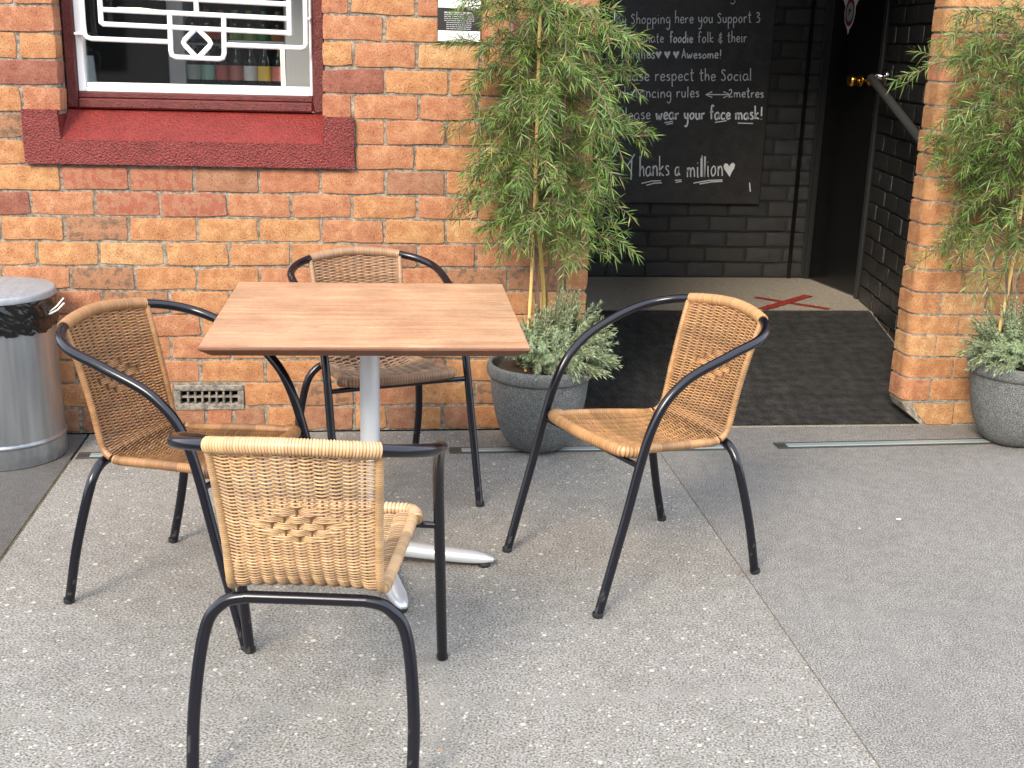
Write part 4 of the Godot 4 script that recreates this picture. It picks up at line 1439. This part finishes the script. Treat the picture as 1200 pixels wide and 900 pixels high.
# ------------------------------------------------------------------ porch
func build_porch():
	var b := Buf.new()
	# raised floor and the ramp up to it
	b.prism(PackedVector2Array([Vector2(0.0, -0.10), Vector2(0.0, 0.0), Vector2(-1.56, 0.15), Vector2(-2.62, 0.15), Vector2(-2.62, -0.10)]), -2.12, -0.085, Transform3D(Basis(Vector3(0, 0, 1), Vector3(0, 1, 0), Vector3(-1, 0, 0)), Vector3.ZERO))
	struct(b, "porch_floor", M.porch_floor)
	# ribbed rubber matting on the ramp
	b = Buf.new()
	var slope := Vector3(0, 0.15, -1.56).normalized()
	var up := Vector3(0, 1.56, 0.15).normalized()
	var pitch := 0.0125
	for k in 150:
		var x := 0.11 + k * pitch
		var x_max_f := 1.60
		var pr := [[0.0, 0.0], [0.002, 0.004], [0.0065, 0.004], [0.0085, 0.0], [0.0125, 0.0]]
		for q in 4:
			var xa: float = x + pr[q][0]
			var xb: float = x + pr[q + 1][0]
			# the right edge of the mat follows the splayed side wall
			var l0 := 0.004
			var l1 := 1.557
			if xb > 1.60: l0 = clamp(remap(xb, 1.60, 1.79, 0.02, 0.30), 0.0, 2.0)
			if xb > 1.79: l0 = remap(xb, 1.79, 1.985, 0.30, 1.557)
			if l0 >= l1: continue
			var a0: Vector3 = Vector3(xa, 0, 0) + slope * l0 + up * (0.004 + pr[q][1])
			var a1: Vector3 = Vector3(xb, 0, 0) + slope * l0 + up * (0.004 + pr[q + 1][1])
			var d: Vector3 = slope * (l1 - l0)
			b.flat([a0, a1, a1 + d, a0 + d], Color.WHITE, up)
	var m = put(b, "rubber_mat", M.mat)
	tag(m, "black ribbed rubber mat covering the ramp into the porch", "mat")
	# black painted walls
	var ys := []
	for k in 21: ys.append(0.152 + 0.0952 * k)
	var w = thing("porch_back_wall", "black painted brick wall at the back of the porch behind the chalkboard", "wall", Vector3(0, 0, -2.5))
	lay_courses(w, 0.10, 1.955, ys, 0.19, [[0.64, 0.70, 1.57, 1.97]], 31, black_mat, 0.08, 0.248, 0.013)
	b = Buf.new()
	b.box(Vector3(0.0, 0.151, -0.2), Vector3(2.3, 3.2, -0.0085))
	put(b, "mortar", M.black_mortar, w)
	b = Buf.new()
	b.box(Vector3(1.835, 0.152, 0.004), Vector3(1.858, 2.3, 0.018), 0.003)
	put(b, "conduit", M.door, w)
	var th := atan2(-0.988, -0.153)
	var sw = thing("porch_side_wall", "black painted brick side wall of the porch carrying the handrail", "wall", Vector3(2.046, 0, -1.889), th)
	var ys2 := []
	for k in 23: ys2.append(-0.04 + 0.0952 * k)
	lay_courses(sw, 0.06, 1.62, ys2, 0.1, [], 33, black_mat, 0.08, 0.248, 0.012)
	b = Buf.new()
	b.box(Vector3(-0.0, -0.1, -0.2), Vector3(1.75, 3.2, -0.0085))
	put(b, "mortar", M.black_mortar, sw)
	# unseen left side, ceiling and the wall above the opening
	b = Buf.new()
	b.box(Vector3(-0.019, 0.0, -2.5), Vector3(0.088, 3.2, -0.351))
	tag(put(b, "porch_return_wall", M.black_mortar), "black painted return wall inside the porch on its left", "wall")
	b = Buf.new()
	b.box(Vector3(-0.019, 3.201, -2.9), Vector3(2.6, 3.35, -0.351))
	struct(b, "porch_ceiling", M.black_mortar)
	b = Buf.new()
	b.box(Vector3(0.1, 2.9, -0.35), Vector3(1.49, 3.8, -0.002), 0.004)
	tag(put(b, "lintel", M.brick_salmon), "brick lintel spanning the porch opening overhead", "lintel")

func build_door():
	var th := -atan2(0.99, 0.144)
	var d = thing("porch_door", "glossy black door with brass knob in the porch corner", "door", Vector3(1.957, 0.152, -2.5), th)
	var b := Buf.new()
	b.box(Vector3(0.025, 0.006, -0.05), Vector3(0.588, 2.05, -0.012), 0.003)
	put(b, "door_panel", M.door, d)
	b = Buf.new()
	b.box(Vector3(-0.03, 0.0, -0.06), Vector3(0.008, 2.12, 0.030), 0.004)
	b.box(Vector3(0.0085, 0.0, -0.06), Vector3(0.024, 2.12, 0.012), 0.003)
	put(b, "door_post", M.door_trim, d)
	b = Buf.new()
	b.box(Vector3(0.589, 0.0, -0.06), Vector3(0.604, 2.12, 0.002), 0.003)
	b.box(Vector3(0.6045, 0.0, -0.06), Vector3(0.640, 2.12, 0.012), 0.004)
	put(b, "door_post", M.door_trim, d)
	b = Buf.new()
	b.box(Vector3(0.0245, 2.055, -0.06), Vector3(0.588, 2.12, 0.012), 0.004)
	put(b, "door_head", M.door_trim, d)
	var ax := Basis(Vector3(1, 0, 0), Vector3(0, 0, 1), Vector3(0, -1, 0))
	b = Buf.new()
	b.lathe([Vector2(0.0, -0.012), Vector2(0.03, -0.012), Vector2(0.03, -0.006), Vector2(0.012, 0.0), Vector2(0.011, 0.035), Vector2(0.030, 0.040), Vector2(0.034, 0.045), Vector2(0.030, 0.051), Vector2(0.012, 0.054), Vector2(0.011, 0.066), Vector2(0.022, 0.070), Vector2(0.033, 0.082), Vector2(0.036, 0.096), Vector2(0.032, 0.112), Vector2(0.02, 0.122), Vector2(0.0, 0.126)], 28, Vector3(0.49, 1.225, 0), ax)
	put(b, "knob", M.brass, d)
	# sticker: a pointed emblem with two wings, a red ring and a pale oval
	var e = group_node("sticker", d)
	var cx := 0.205
	var cy := 1.600
	var oval := func(rx: float, ry: float) -> PackedVector2Array:
		var p := PackedVector2Array()
		for k in 28: p.append(Vector2(cx + rx * cos(TAU * k / 28.0), cy + ry * sin(TAU * k / 28.0)))
		return p
	b = Buf.new()
	var sp := PackedVector2Array()
	for p in [[0.0, -0.125], [0.012, -0.098], [0.045, -0.06], [0.058, -0.01], [0.056, 0.03], [0.105, 0.092], [0.04, 0.082], [0.026, 0.15], [-0.026, 0.15], [-0.04, 0.082], [-0.105, 0.092], [-0.056, 0.03], [-0.058, -0.01], [-0.045, -0.06], [-0.012, -0.098]]:
		sp.append(Vector2(cx + p[0], cy + p[1]))
	b.prism(sp, -0.0118, -0.0112)
	put(b, "outline", M.print_white, e)
	b = Buf.new()
	b.prism(oval.call(0.050, 0.080), -0.0111, -0.0108)
	b.prism(PackedVector2Array([Vector2(cx - 0.022, cy + 0.083), Vector2(cx + 0.022, cy + 0.083), Vector2(cx + 0.018, cy + 0.145), Vector2(cx - 0.018, cy + 0.145)]), -0.0111, -0.0108)
	put(b, "red_ring", M.print_red, e)
	b = Buf.new()
	b.prism(oval.call(0.036, 0.054), -0.0107, -0.0104)
	put(b, "pale_oval", M.print_grey, e)
	b = Buf.new()
	b.prism(PackedVector2Array([Vector2(cx - 0.012, cy - 0.02), Vector2(cx - 0.004, cy - 0.02), Vector2(cx - 0.004, cy - 0.003), Vector2(cx + 0.012, cy + 0.006), Vector2(cx + 0.008, cy + 0.017), Vector2(cx - 0.012, cy + 0.017)]), -0.0103, -0.010)
	put(b, "mark", M.print_black, e)

func build_handrail():
	var n := Vector3(-0.988, 0, -0.153)
	var t = thing("handrail", "black sloping handrail on chrome bracket along the porch side wall", "handrail", Vector3(2.031, 1.406, -1.791))
	var b := Buf.new()
	var a := n * 0.085 + Vector3(0.0, -0.008, 0.03)
	var dir := Vector3(-0.165, -0.262, 1.063)
	b.tube(PackedVector3Array([a, a + dir * 0.5, a + dir * 1.2]), 0.0225, 16)
	put(b, "rail", M.rail, t)
	b = Buf.new()
	b.tube(PackedVector3Array([a + dir * 0.0, a - dir * 0.03 + n * -0.01, a - dir * 0.045 - n * 0.035, n * 0.01]), 0.017, 12)
	put(b, "elbow", M.chrome, t)
	b = Buf.new()
	var ax := Basis(Vector3(0.153, 0, -0.988), n, Vector3(0, 1, 0))
	b.lathe([Vector2(0, -0.002), Vector2(0.05, -0.002), Vector2(0.05, 0.006), Vector2(0.04, 0.012), Vector2(0.02, 0.016), Vector2(0.0, 0.016)], 24, Vector3.ZERO, ax)
	put(b, "flange", M.chrome, t)

func build_chalkboard():
	var t = thing("chalkboard", "black chalkboard with white handwritten message on the porch back wall", "chalkboard", Vector3(1.1, 0.615, -2.470))
	var b := Buf.new()
	b.box(Vector3(-0.50, 0.0, -0.022), Vector3(0.512, 1.36, 0.0), 0.003)
	put(b, "board", M.board, t)
	var G = glyphs()
	var r := RandomNumberGenerator.new(); r.seed = 12
	var x := -710.0
	write_line(t, G, "g", 855 + x, -2.0, 863 + x, -2.0, 6.0, 0.0045, M.chalk_faint, r)
	write_line(t, G, "By Shopping here you Support 3", 722 + x, 27, 892 + x, 25, 6.4, 0.0054, M.chalk_faint, r)
	write_line(t, G, "passionate", 727 + x, 48.5, 778 + x, 48, 6.2, 0.0054, M.chalk_faint, r)
	write_line(t, G, "foodie", 784 + x, 48, 812 + x, 48, 6.2, 0.0072, M.chalk, r)
	write_line(t, G, "folk & their", 817 + x, 48, 876 + x, 47.5, 6.2, 0.0054, M.chalk_faint, r)
	write_line(t, G, "families", 727 + x, 66.5, 768 + x, 66, 6.4, 0.0056, M.chalk, r)
	write_line(t, G, "Awesome!", 798 + x, 66, 846 + x, 66, 5.6, 0.0062, M.chalk, r)
	write_line(t, G, "Please respect the Social", 722 + x, 92, 882 + x, 91.5, 7.2, 0.0060, M.chalk_faint, r)
	write_line(t, G, "distancing rules", 727 + x, 111.5, 820 + x, 111, 6.8, 0.0060, M.chalk_faint, r)
	write_line(t, G, "2metres", 853 + x, 111, 896 + x, 111, 5.8, 0.0058, M.chalk, r)
	write_line(t, G, "Please", 725 + x, 137.5, 763 + x, 137, 7.0, 0.0060, M.chalk_faint, r)
	write_line(t, G, "wear your face mask!", 768 + x, 137, 895 + x, 137, 7.6, 0.0098, M.chalk_bold, r)
	write_line(t, G, "Thanks", 739 + x, 206, 785 + x, 204, 11.8, 0.0074, M.chalk, r)
	write_line(t, G, "a", 790 + x, 204, 797 + x, 204, 10.5, 0.0074, M.chalk, r)
	write_line(t, G, "million", 804 + x, 206, 848 + x, 205, 12.0, 0.0074, M.chalk, r)
	b = Buf.new()
	for s in [[[826, 108], [856, 108]], [[834, 104.5], [826, 108], [834, 111.5]], [[847, 104.5], [856, 108], [847, 111.5]], [[778, 141], [788, 139.5]], [[780, 143], [788, 141.5]], [[837, 140.5], [851, 138.5]], [[864, 141.5], [882, 141.8]], [[751, 214], [763, 211], [774, 210.5]], [[757, 216], [766, 213.5], [775, 213.2]], [[790, 210], [798, 209.5]], [[791, 212.5], [798, 211.5]], [[812, 213.5], [830, 210], [846, 209.5]], [[819, 214.5], [832, 212], [846, 211.2]], [[822, 180], [822, 206]], [[826, 181], [825, 206]], [[878, 213], [879, 224]]]:
		var pts := PackedVector2Array()
		for p in s: pts.append(Vector2(p[0] + x, p[1]))
		chalk_stroke(b, pts, 0.0062, r)
	var cs = put(b, "chalk_strokes", M.chalk, t)
	cs.position = Vector3(-1.1, -0.615, 0.0015)
	cs.set_meta("kind", "stuff")
	for k in 3: heart(t, 771.0 + 10.3 * k + x, 62.0, 4.3, M.chalk)
	heart(t, 854.0 + x, 197.0, 8.0, M.chalk_bold)
	b = Buf.new()
	var dot := PackedVector2Array()
	for k in 10: dot.append(board_point(Vector2(716.5 + x + 1.9 * cos(TAU * k / 10.0), 130.0 + 1.9 * sin(TAU * k / 10.0))))
	b.prism(dot, -0.001, 0.0)
	put(b, "bullet_dot", M.chalk, t).position = Vector3(-1.1, -0.615, 0.0022)

func build_floor_cross():
	var t = thing("floor_cross", "red tape cross stuck on the porch floor", "marking", Vector3(1.59, 0.152, -1.77))
	var r := RandomNumberGenerator.new(); r.seed = 3
	for s in [[Vector2(1.385, -1.593), Vector2(1.789, -1.962), 0.062], [Vector2(1.447, -1.91), Vector2(1.773, -1.60), 0.05]]:
		var a: Vector2 = s[0]; var c: Vector2 = s[1]
		var d := (c - a).normalized()
		var o: Vector2 = Vector2(-d.y, d.x) * float(s[2]) * 0.5
		var b := Buf.new()
		var y := 0.002 if s[2] > 0.055 else 0.0012
		var pl := -1; var pr := -1
		for k in 19:
			var p := a.lerp(c, k / 18.0)
			var j := r.randf_range(0.82, 1.08)
			var l := b.vert(Vector3(p.x + o.x * j - 1.59, y, p.y + o.y * j + 1.77), Vector3.UP)
			j = r.randf_range(0.82, 1.08)
			var q := b.vert(Vector3(p.x - o.x * j - 1.59, y, p.y - o.y * j + 1.77), Vector3.UP)
			if k > 0: b.tri(pl, pr, q); b.tri(pl, q, l)
			pl = l; pr = q
		put(b, "tape_strip", M.red_tape, t)

func build_pillar():
	var w = thing("brick_pillar", "orange brick pillar with rounded corner to the right of the porch", "pillar", Vector3(1.49, 0, 0))
	var ys := courses(5)
	var r := RandomNumberGenerator.new(); r.seed = 44
	var holes := []
	for row in range(1, ys.size() - 1):
		var L := 0.205 if row % 2 == 0 else 0.115
		holes.append([-0.1, ys[row], L + 0.006, ys[row + 1]])
		var o := MeshInstance3D.new()
		o.name = "brick"
		o.mesh = bullnose_mesh(L, snapped(ys[row + 1] - ys[row] - 0.0098, 0.001), 0.14, 0.05, row % 3)
		o.material_override = M["brick_" + ["amber", "buff", "orange", "amber", "salmon"][r.randi() % 5]]
		o.position = Vector3(L / 2 + r.randf_range(-0.003, 0.003), (ys[row] + ys[row + 1]) / 2, r.randf_range(-0.002, 0.002))
		w.add_child(o, true)
	lay_courses(w, -0.05, 1.5, ys.slice(1), 0.205, holes, 45, pier_mat, 0.10, 0.24, 0.0098, 1)
	lay_courses(w, 0.24, 1.5, ys.slice(0, 2), 0.24, [], 46, pier_mat, 0.10, 0.24)
	var b := Buf.new()
	b.box(Vector3(0.2001, 0.1, -0.35), Vector3(1.5, ys[ys.size() - 1], -0.006))
	b.box(Vector3(0.2, 0.0, -0.35), Vector3(1.5, 0.0999, -0.006))
	put(b, "mortar", M.mortar_lime, w)
	var core = put(bullnose_mesh(0.21, snapped(ys[ys.size() - 1] - 0.1, 0.001), 0.13, 0.048, 9), "mortar", M.mortar_lime, w)
	core.position = Vector3(0.1115, (ys[ys.size() - 1] + 0.1) / 2, -0.006)
	# splayed foot of the corner, its face broken back to pale core
	b = Buf.new()
	b.prism(PackedVector2Array([Vector2(0.098, 0.0), Vector2(0.234, 0.0), Vector2(0.234, 0.0995), Vector2(0.004, 0.0995), Vector2(0.022, 0.062)]), -0.14, -0.001)
	put(b, "splayed_base", M.mortar_lime, w)
	b = Buf.new()
	b.prism(PackedVector2Array([Vector2(0.118, 0.004), Vector2(0.232, 0.002), Vector2(0.232, 0.094), Vector2(0.05, 0.094), Vector2(0.075, 0.05)]), -0.12, 0.004)
	put(b, "brick", M.brick_buff, w)
	b = Buf.new()
	b.box(Vector3(0.0, ys[ys.size() - 1] + 0.004, -0.35), Vector3(1.5, 3.8, -0.001), 0.004)
	put(b, "upper_wall", M.brick_salmon, w)

# ------------------------------------------------------------------ bin
func build_bin():
	var t = thing("rubbish_bin", "galvanised steel bin with lid and black bag beside the wall", "bin", Vector3(-2.122, 0, 0.222))
	t.scale = Vector3(0.985, 1.035, 0.985)
	var b := Buf.new()
	b.lathe([Vector2(0.0, 0.004), Vector2(0.205, 0.004), Vector2(0.212, 0.0), Vector2(0.216, 0.004), Vector2(0.216, 0.07), Vector2(0.2165, 0.074), Vector2(0.219, 0.078), Vector2(0.219, 0.082), Vector2(0.2155, 0.087), Vector2(0.213, 0.092), Vector2(0.207, 0.55), Vector2(0.207, 0.55), Vector2(0.203, 0.55), Vector2(0.203, 0.3)], 64)
	put(b, "body", M.zinc, t)
	b = Buf.new()
	b.lathe([Vector2(0.205, 0.588), Vector2(0.217, 0.586), Vector2(0.220, 0.590), Vector2(0.219, 0.606), Vector2(0.214, 0.611), Vector2(0.207, 0.612), Vector2(0.195, 0.613), Vector2(0.19, 0.614), Vector2(0.15, 0.622), Vector2(0.09, 0.627), Vector2(0.0, 0.629)], 64)
	put(b, "lid", M.zinc_lid, t)
	b = Buf.new()
	var f := FastNoiseLite.new(); f.seed = 5; f.frequency = 9.0
	var f2 := FastNoiseLite.new(); f2.seed = 6; f2.frequency = 24.0
	var nx := 150
	var ny := 26
	var base := b.v.size()
	var P := func(i: int, j: int) -> Vector3:
		var a := TAU * i / nx
		var g := j / float(ny)
		var p := Vector3(cos(a), 0, sin(a))
		var hem: float = 0.476 + 0.022 * f.get_noise_2d(p.x * 0.5, p.z * 0.5 + 7.0)
		var y: float = lerp(hem, 0.59, g)
		var fold: float = 0.016 * abs(f.get_noise_3d(p.x * 0.20, y * 2.6 + p.x * 0.25, p.z * 0.20)) + 0.003 * abs(f2.get_noise_3d(p.x * 0.25, y * 1.4, p.z * 0.25))
		return Vector3(p.x * (0.209 + fold + 0.004 * sin(g * PI)), y, p.z * (0.209 + fold + 0.004 * sin(g * PI)))
	for j in ny + 1:
		for i in nx:
			var p: Vector3 = P.call(i, j)
			var nn: Vector3 = ((P.call(i + 1, j) as Vector3) - P.call(i - 1, j)).cross((P.call(i, j + 1) as Vector3) - P.call(i, j - 1)).normalized()
			if nn.dot(Vector3(p.x, 0, p.z)) < 0: nn = -nn
			b.vert(p, nn)
	for j in ny:
		for i in nx:
			var i2 := (i + 1) % nx
			b.tri(base + j * nx + i, base + j * nx + i2, base + (j + 1) * nx + i2); b.tri(base + j * nx + i, base + (j + 1) * nx + i2, base + (j + 1) * nx + i)
	put(b, "bin_bag", M.bag, t)
	b = Buf.new()
	b.tube(PackedVector3Array([Vector3(0.20, 0.53, 0.05), Vector3(0.235, 0.555, 0.05), Vector3(0.262, 0.585, 0.05)]), 0.003, 8)
	b.tube(PackedVector3Array([Vector3(0.20, 0.525, 0.06), Vector3(0.24, 0.545, 0.062), Vector3(0.266, 0.57, 0.064)]), 0.003, 8)
	put(b, "bag_tie", M.tie, t)

func scrap(called: String, label: String, category: String, at: Vector3, turn: float, size: float, col: Color):
	# a thin curled scrap lying on the paving
	var b := Buf.new()
	var r := RandomNumberGenerator.new(); r.seed = int(at.x * 1000) + 7
	var rim := []
	for k in 9:
		var a := TAU * k / 9.0
		var q := size * r.randf_range(0.55, 1.0)
		rim.append(Vector3(cos(a) * q, 0.002 + r.randf_range(0.0, 0.3) * size, sin(a) * q * 0.5))
	for k in 9: b.flat([Vector3(0, 0.0022, 0), rim[k], rim[(k + 1) % 9]], Color.WHITE, Vector3.UP)
	var o = tag(put(b, called, std(col, 0.8)), label, category)
	o.position = at
	o.rotation.y = turn

func build_opposite():
	# the far side of the street, which the glass and the black paint mirror
	var t = thing("opposite_building", "plain two-storey building across the street behind the viewer", "building", Vector3(0, -0.13, 19))
	var b := Buf.new()
	b.box(Vector3(-22, 0, 0), Vector3(22, 6.2, 6), 0.02)
	put(b, "wall", std(lin(0.22, 0.20, 0.18), 0.9), t)
	for k in 10:
		for y in [0.9, 3.7]:
			b = Buf.new()
			b.box(Vector3(-19.5 + k * 4.2, y, -0.04), Vector3(-17.9 + k * 4.2, y + 1.7, -0.002), 0.01)
			put(b, "window", std(Color8(30, 34, 38), 0.1), t)

# ------------------------------------------------------------------
func _ready():
	rng.seed = 2024
	# camera
	var cam := Camera3D.new()
	cam.name = "camera"
	add_child(cam)
	cam.rotation_order = EULER_ORDER_YXZ
	cam.position = Vector3(-0.7659, 1.5454, 4.6451)
	cam.rotation = Vector3(-0.281163, -0.122959, 0.0285755)
	cam.fov = rad_to_deg(2.0 * atan(450.0 / 1396.95))
	cam.near = 0.05
	cam.far = 400.0
	cam.current = true
	# bright, hazy sky with a soft sun high behind the viewer's left shoulder
	var we := WorldEnvironment.new()
	we.name = "world_environment"
	var env := Environment.new()
	env.background_mode = Environment.BG_SKY
	var sky := Sky.new()
	var sm := ProceduralSkyMaterial.new()
	sm.sky_top_color = Color(0.80, 0.85, 0.92)
	sm.sky_horizon_color = Color(0.90, 0.92, 0.94)
	sm.sky_curve = 0.15
	sm.ground_bottom_color = Color(0.32, 0.31, 0.30)
	sm.ground_horizon_color = Color(0.55, 0.55, 0.55)
	sm.sun_angle_max = 0.0
	sm.energy_multiplier = 1.12
	sky.sky_material = sm
	env.sky = sky
	env.tonemap_mode = Environment.TONE_MAPPER_LINEAR
	env.tonemap_exposure = 3.35
	env.sdfgi_enabled = true
	env.ssao_enabled = true
	env.ssil_enabled = true
	we.environment = env
	add_child(we)
	var sun := DirectionalLight3D.new()
	sun.name = "sun"
	sun.light_energy = 0.5
	sun.light_angular_distance = 20.0
	sun.light_color = Color(1.0, 0.96, 0.90)
	sun.shadow_enabled = true
	add_child(sun)
	sun.look_at_from_position(Vector3.ZERO, Vector3(0.42, -0.64, -0.72), Vector3.UP)

	var T = make_textures()
	make_materials(T)
	build_ground()
	build_front()
	build_room()
	build_porch()
	build_door()
	build_pillar()
	build_opposite()
	build_chalkboard()
	build_handrail()
	build_notice()
	build_floor_cross()
	ground_light("linear light in the paving half hidden behind the left woven chair", -1.86, -0.76, 0.268)
	ground_light("linear light in the paving running under the left pot", -0.462, 0.68, 0.262)
	ground_light("linear light in the paving in front of the right pillar", 0.855, 1.882, 0.255, 0.03)
	cafe_table()
	chair_meshes()
	woven_chair("golden woven armchair to the right of the table, facing it", Vector3(0.031, 0, 1.324), deg_to_rad(-65.9), "cane_gold")
	woven_chair("brown woven armchair to the left of the table, next to the bin", Vector3(-1.233, 0, 1.434), deg_to_rad(61.5), "cane_brown")
	woven_chair("pale woven armchair nearest the viewer, seen from behind", Vector3(-0.874, 0, 2.139), deg_to_rad(172.1), "cane_pale")
	woven_chair("dull brown woven armchair behind the table, against the brick wall", Vector3(-0.725, 0, 0.629), deg_to_rad(18.2), "cane_grey", true)
	plant_pot("grey speckled round pot to the left of the porch ramp", Vector3(-0.113, 0, 0.226))
	plant_pot("grey speckled round pot at the right edge by the pillar", Vector3(1.868, 0, 0.226))
	needle_shrub("tall bottlebrush shrub with needle leaves in the left pot", Vector3(-0.098, 0.31, 0.215), 501, 0.34, 1.44, 0.49, -0.03, 128, -0.185)
	needle_shrub("tall bottlebrush shrub with needle leaves in the right pot", Vector3(1.80, 0.31, 0.215), 733, 0.43, 1.40, 0.50, -0.08, 124, -0.185)
	sage_mound("silvery green bushy plant at the foot of the left shrub", Vector3(-0.113, 0.315, 0.226), 61, Vector3(0.40, 0, 0.2), 680)
	sage_mound("silvery green bushy plant at the foot of the right shrub", Vector3(1.868, 0.315, 0.226), 62, Vector3(-0.2, 0, 0.2), 500)
	stake("straight pale bamboo stake in the left pot", Vector3(-0.172, 0.31, 0.26), Vector3(-0.150, 1.95, 0.24), 0.0062, M.bamboo)
	stake("thicker mottled stake leaning in the left pot", Vector3(-0.085, 0.31, 0.20), Vector3(-0.150, 1.15, 0.17), 0.008, M.cane_green)
	stake("pale bamboo stake in the right pot", Vector3(1.735, 0.31, 0.235), Vector3(1.80, 1.5, 0.22), 0.007, M.bamboo)
	build_bin()
	scrap("paper_scrap", "crumpled white paper scrap lying on the right paving slab", "litter", Vector3(1.03, 0.0, 1.03), 0.4, 0.014, Color8(238, 236, 230))
	scrap("paper_crumb", "tiny pale crumb on the right paving slab near the right chair", "litter", Vector3(0.86, 0.0, 1.10), 1.4, 0.008, Color8(226, 222, 212))
	scrap("dry_leaf", "small dry orange leaf on the paving at the bottom left", "leaf", Vector3(-1.36, 0.0, 2.42), 0.9, 0.012, Color8(176, 84, 52))
	scrap("yellow_leaf", "small fallen yellow leaf on the paving at the bottom centre", "leaf", Vector3(-0.13, 0.0, 2.57), 2.1, 0.011, Color8(206, 160, 70))
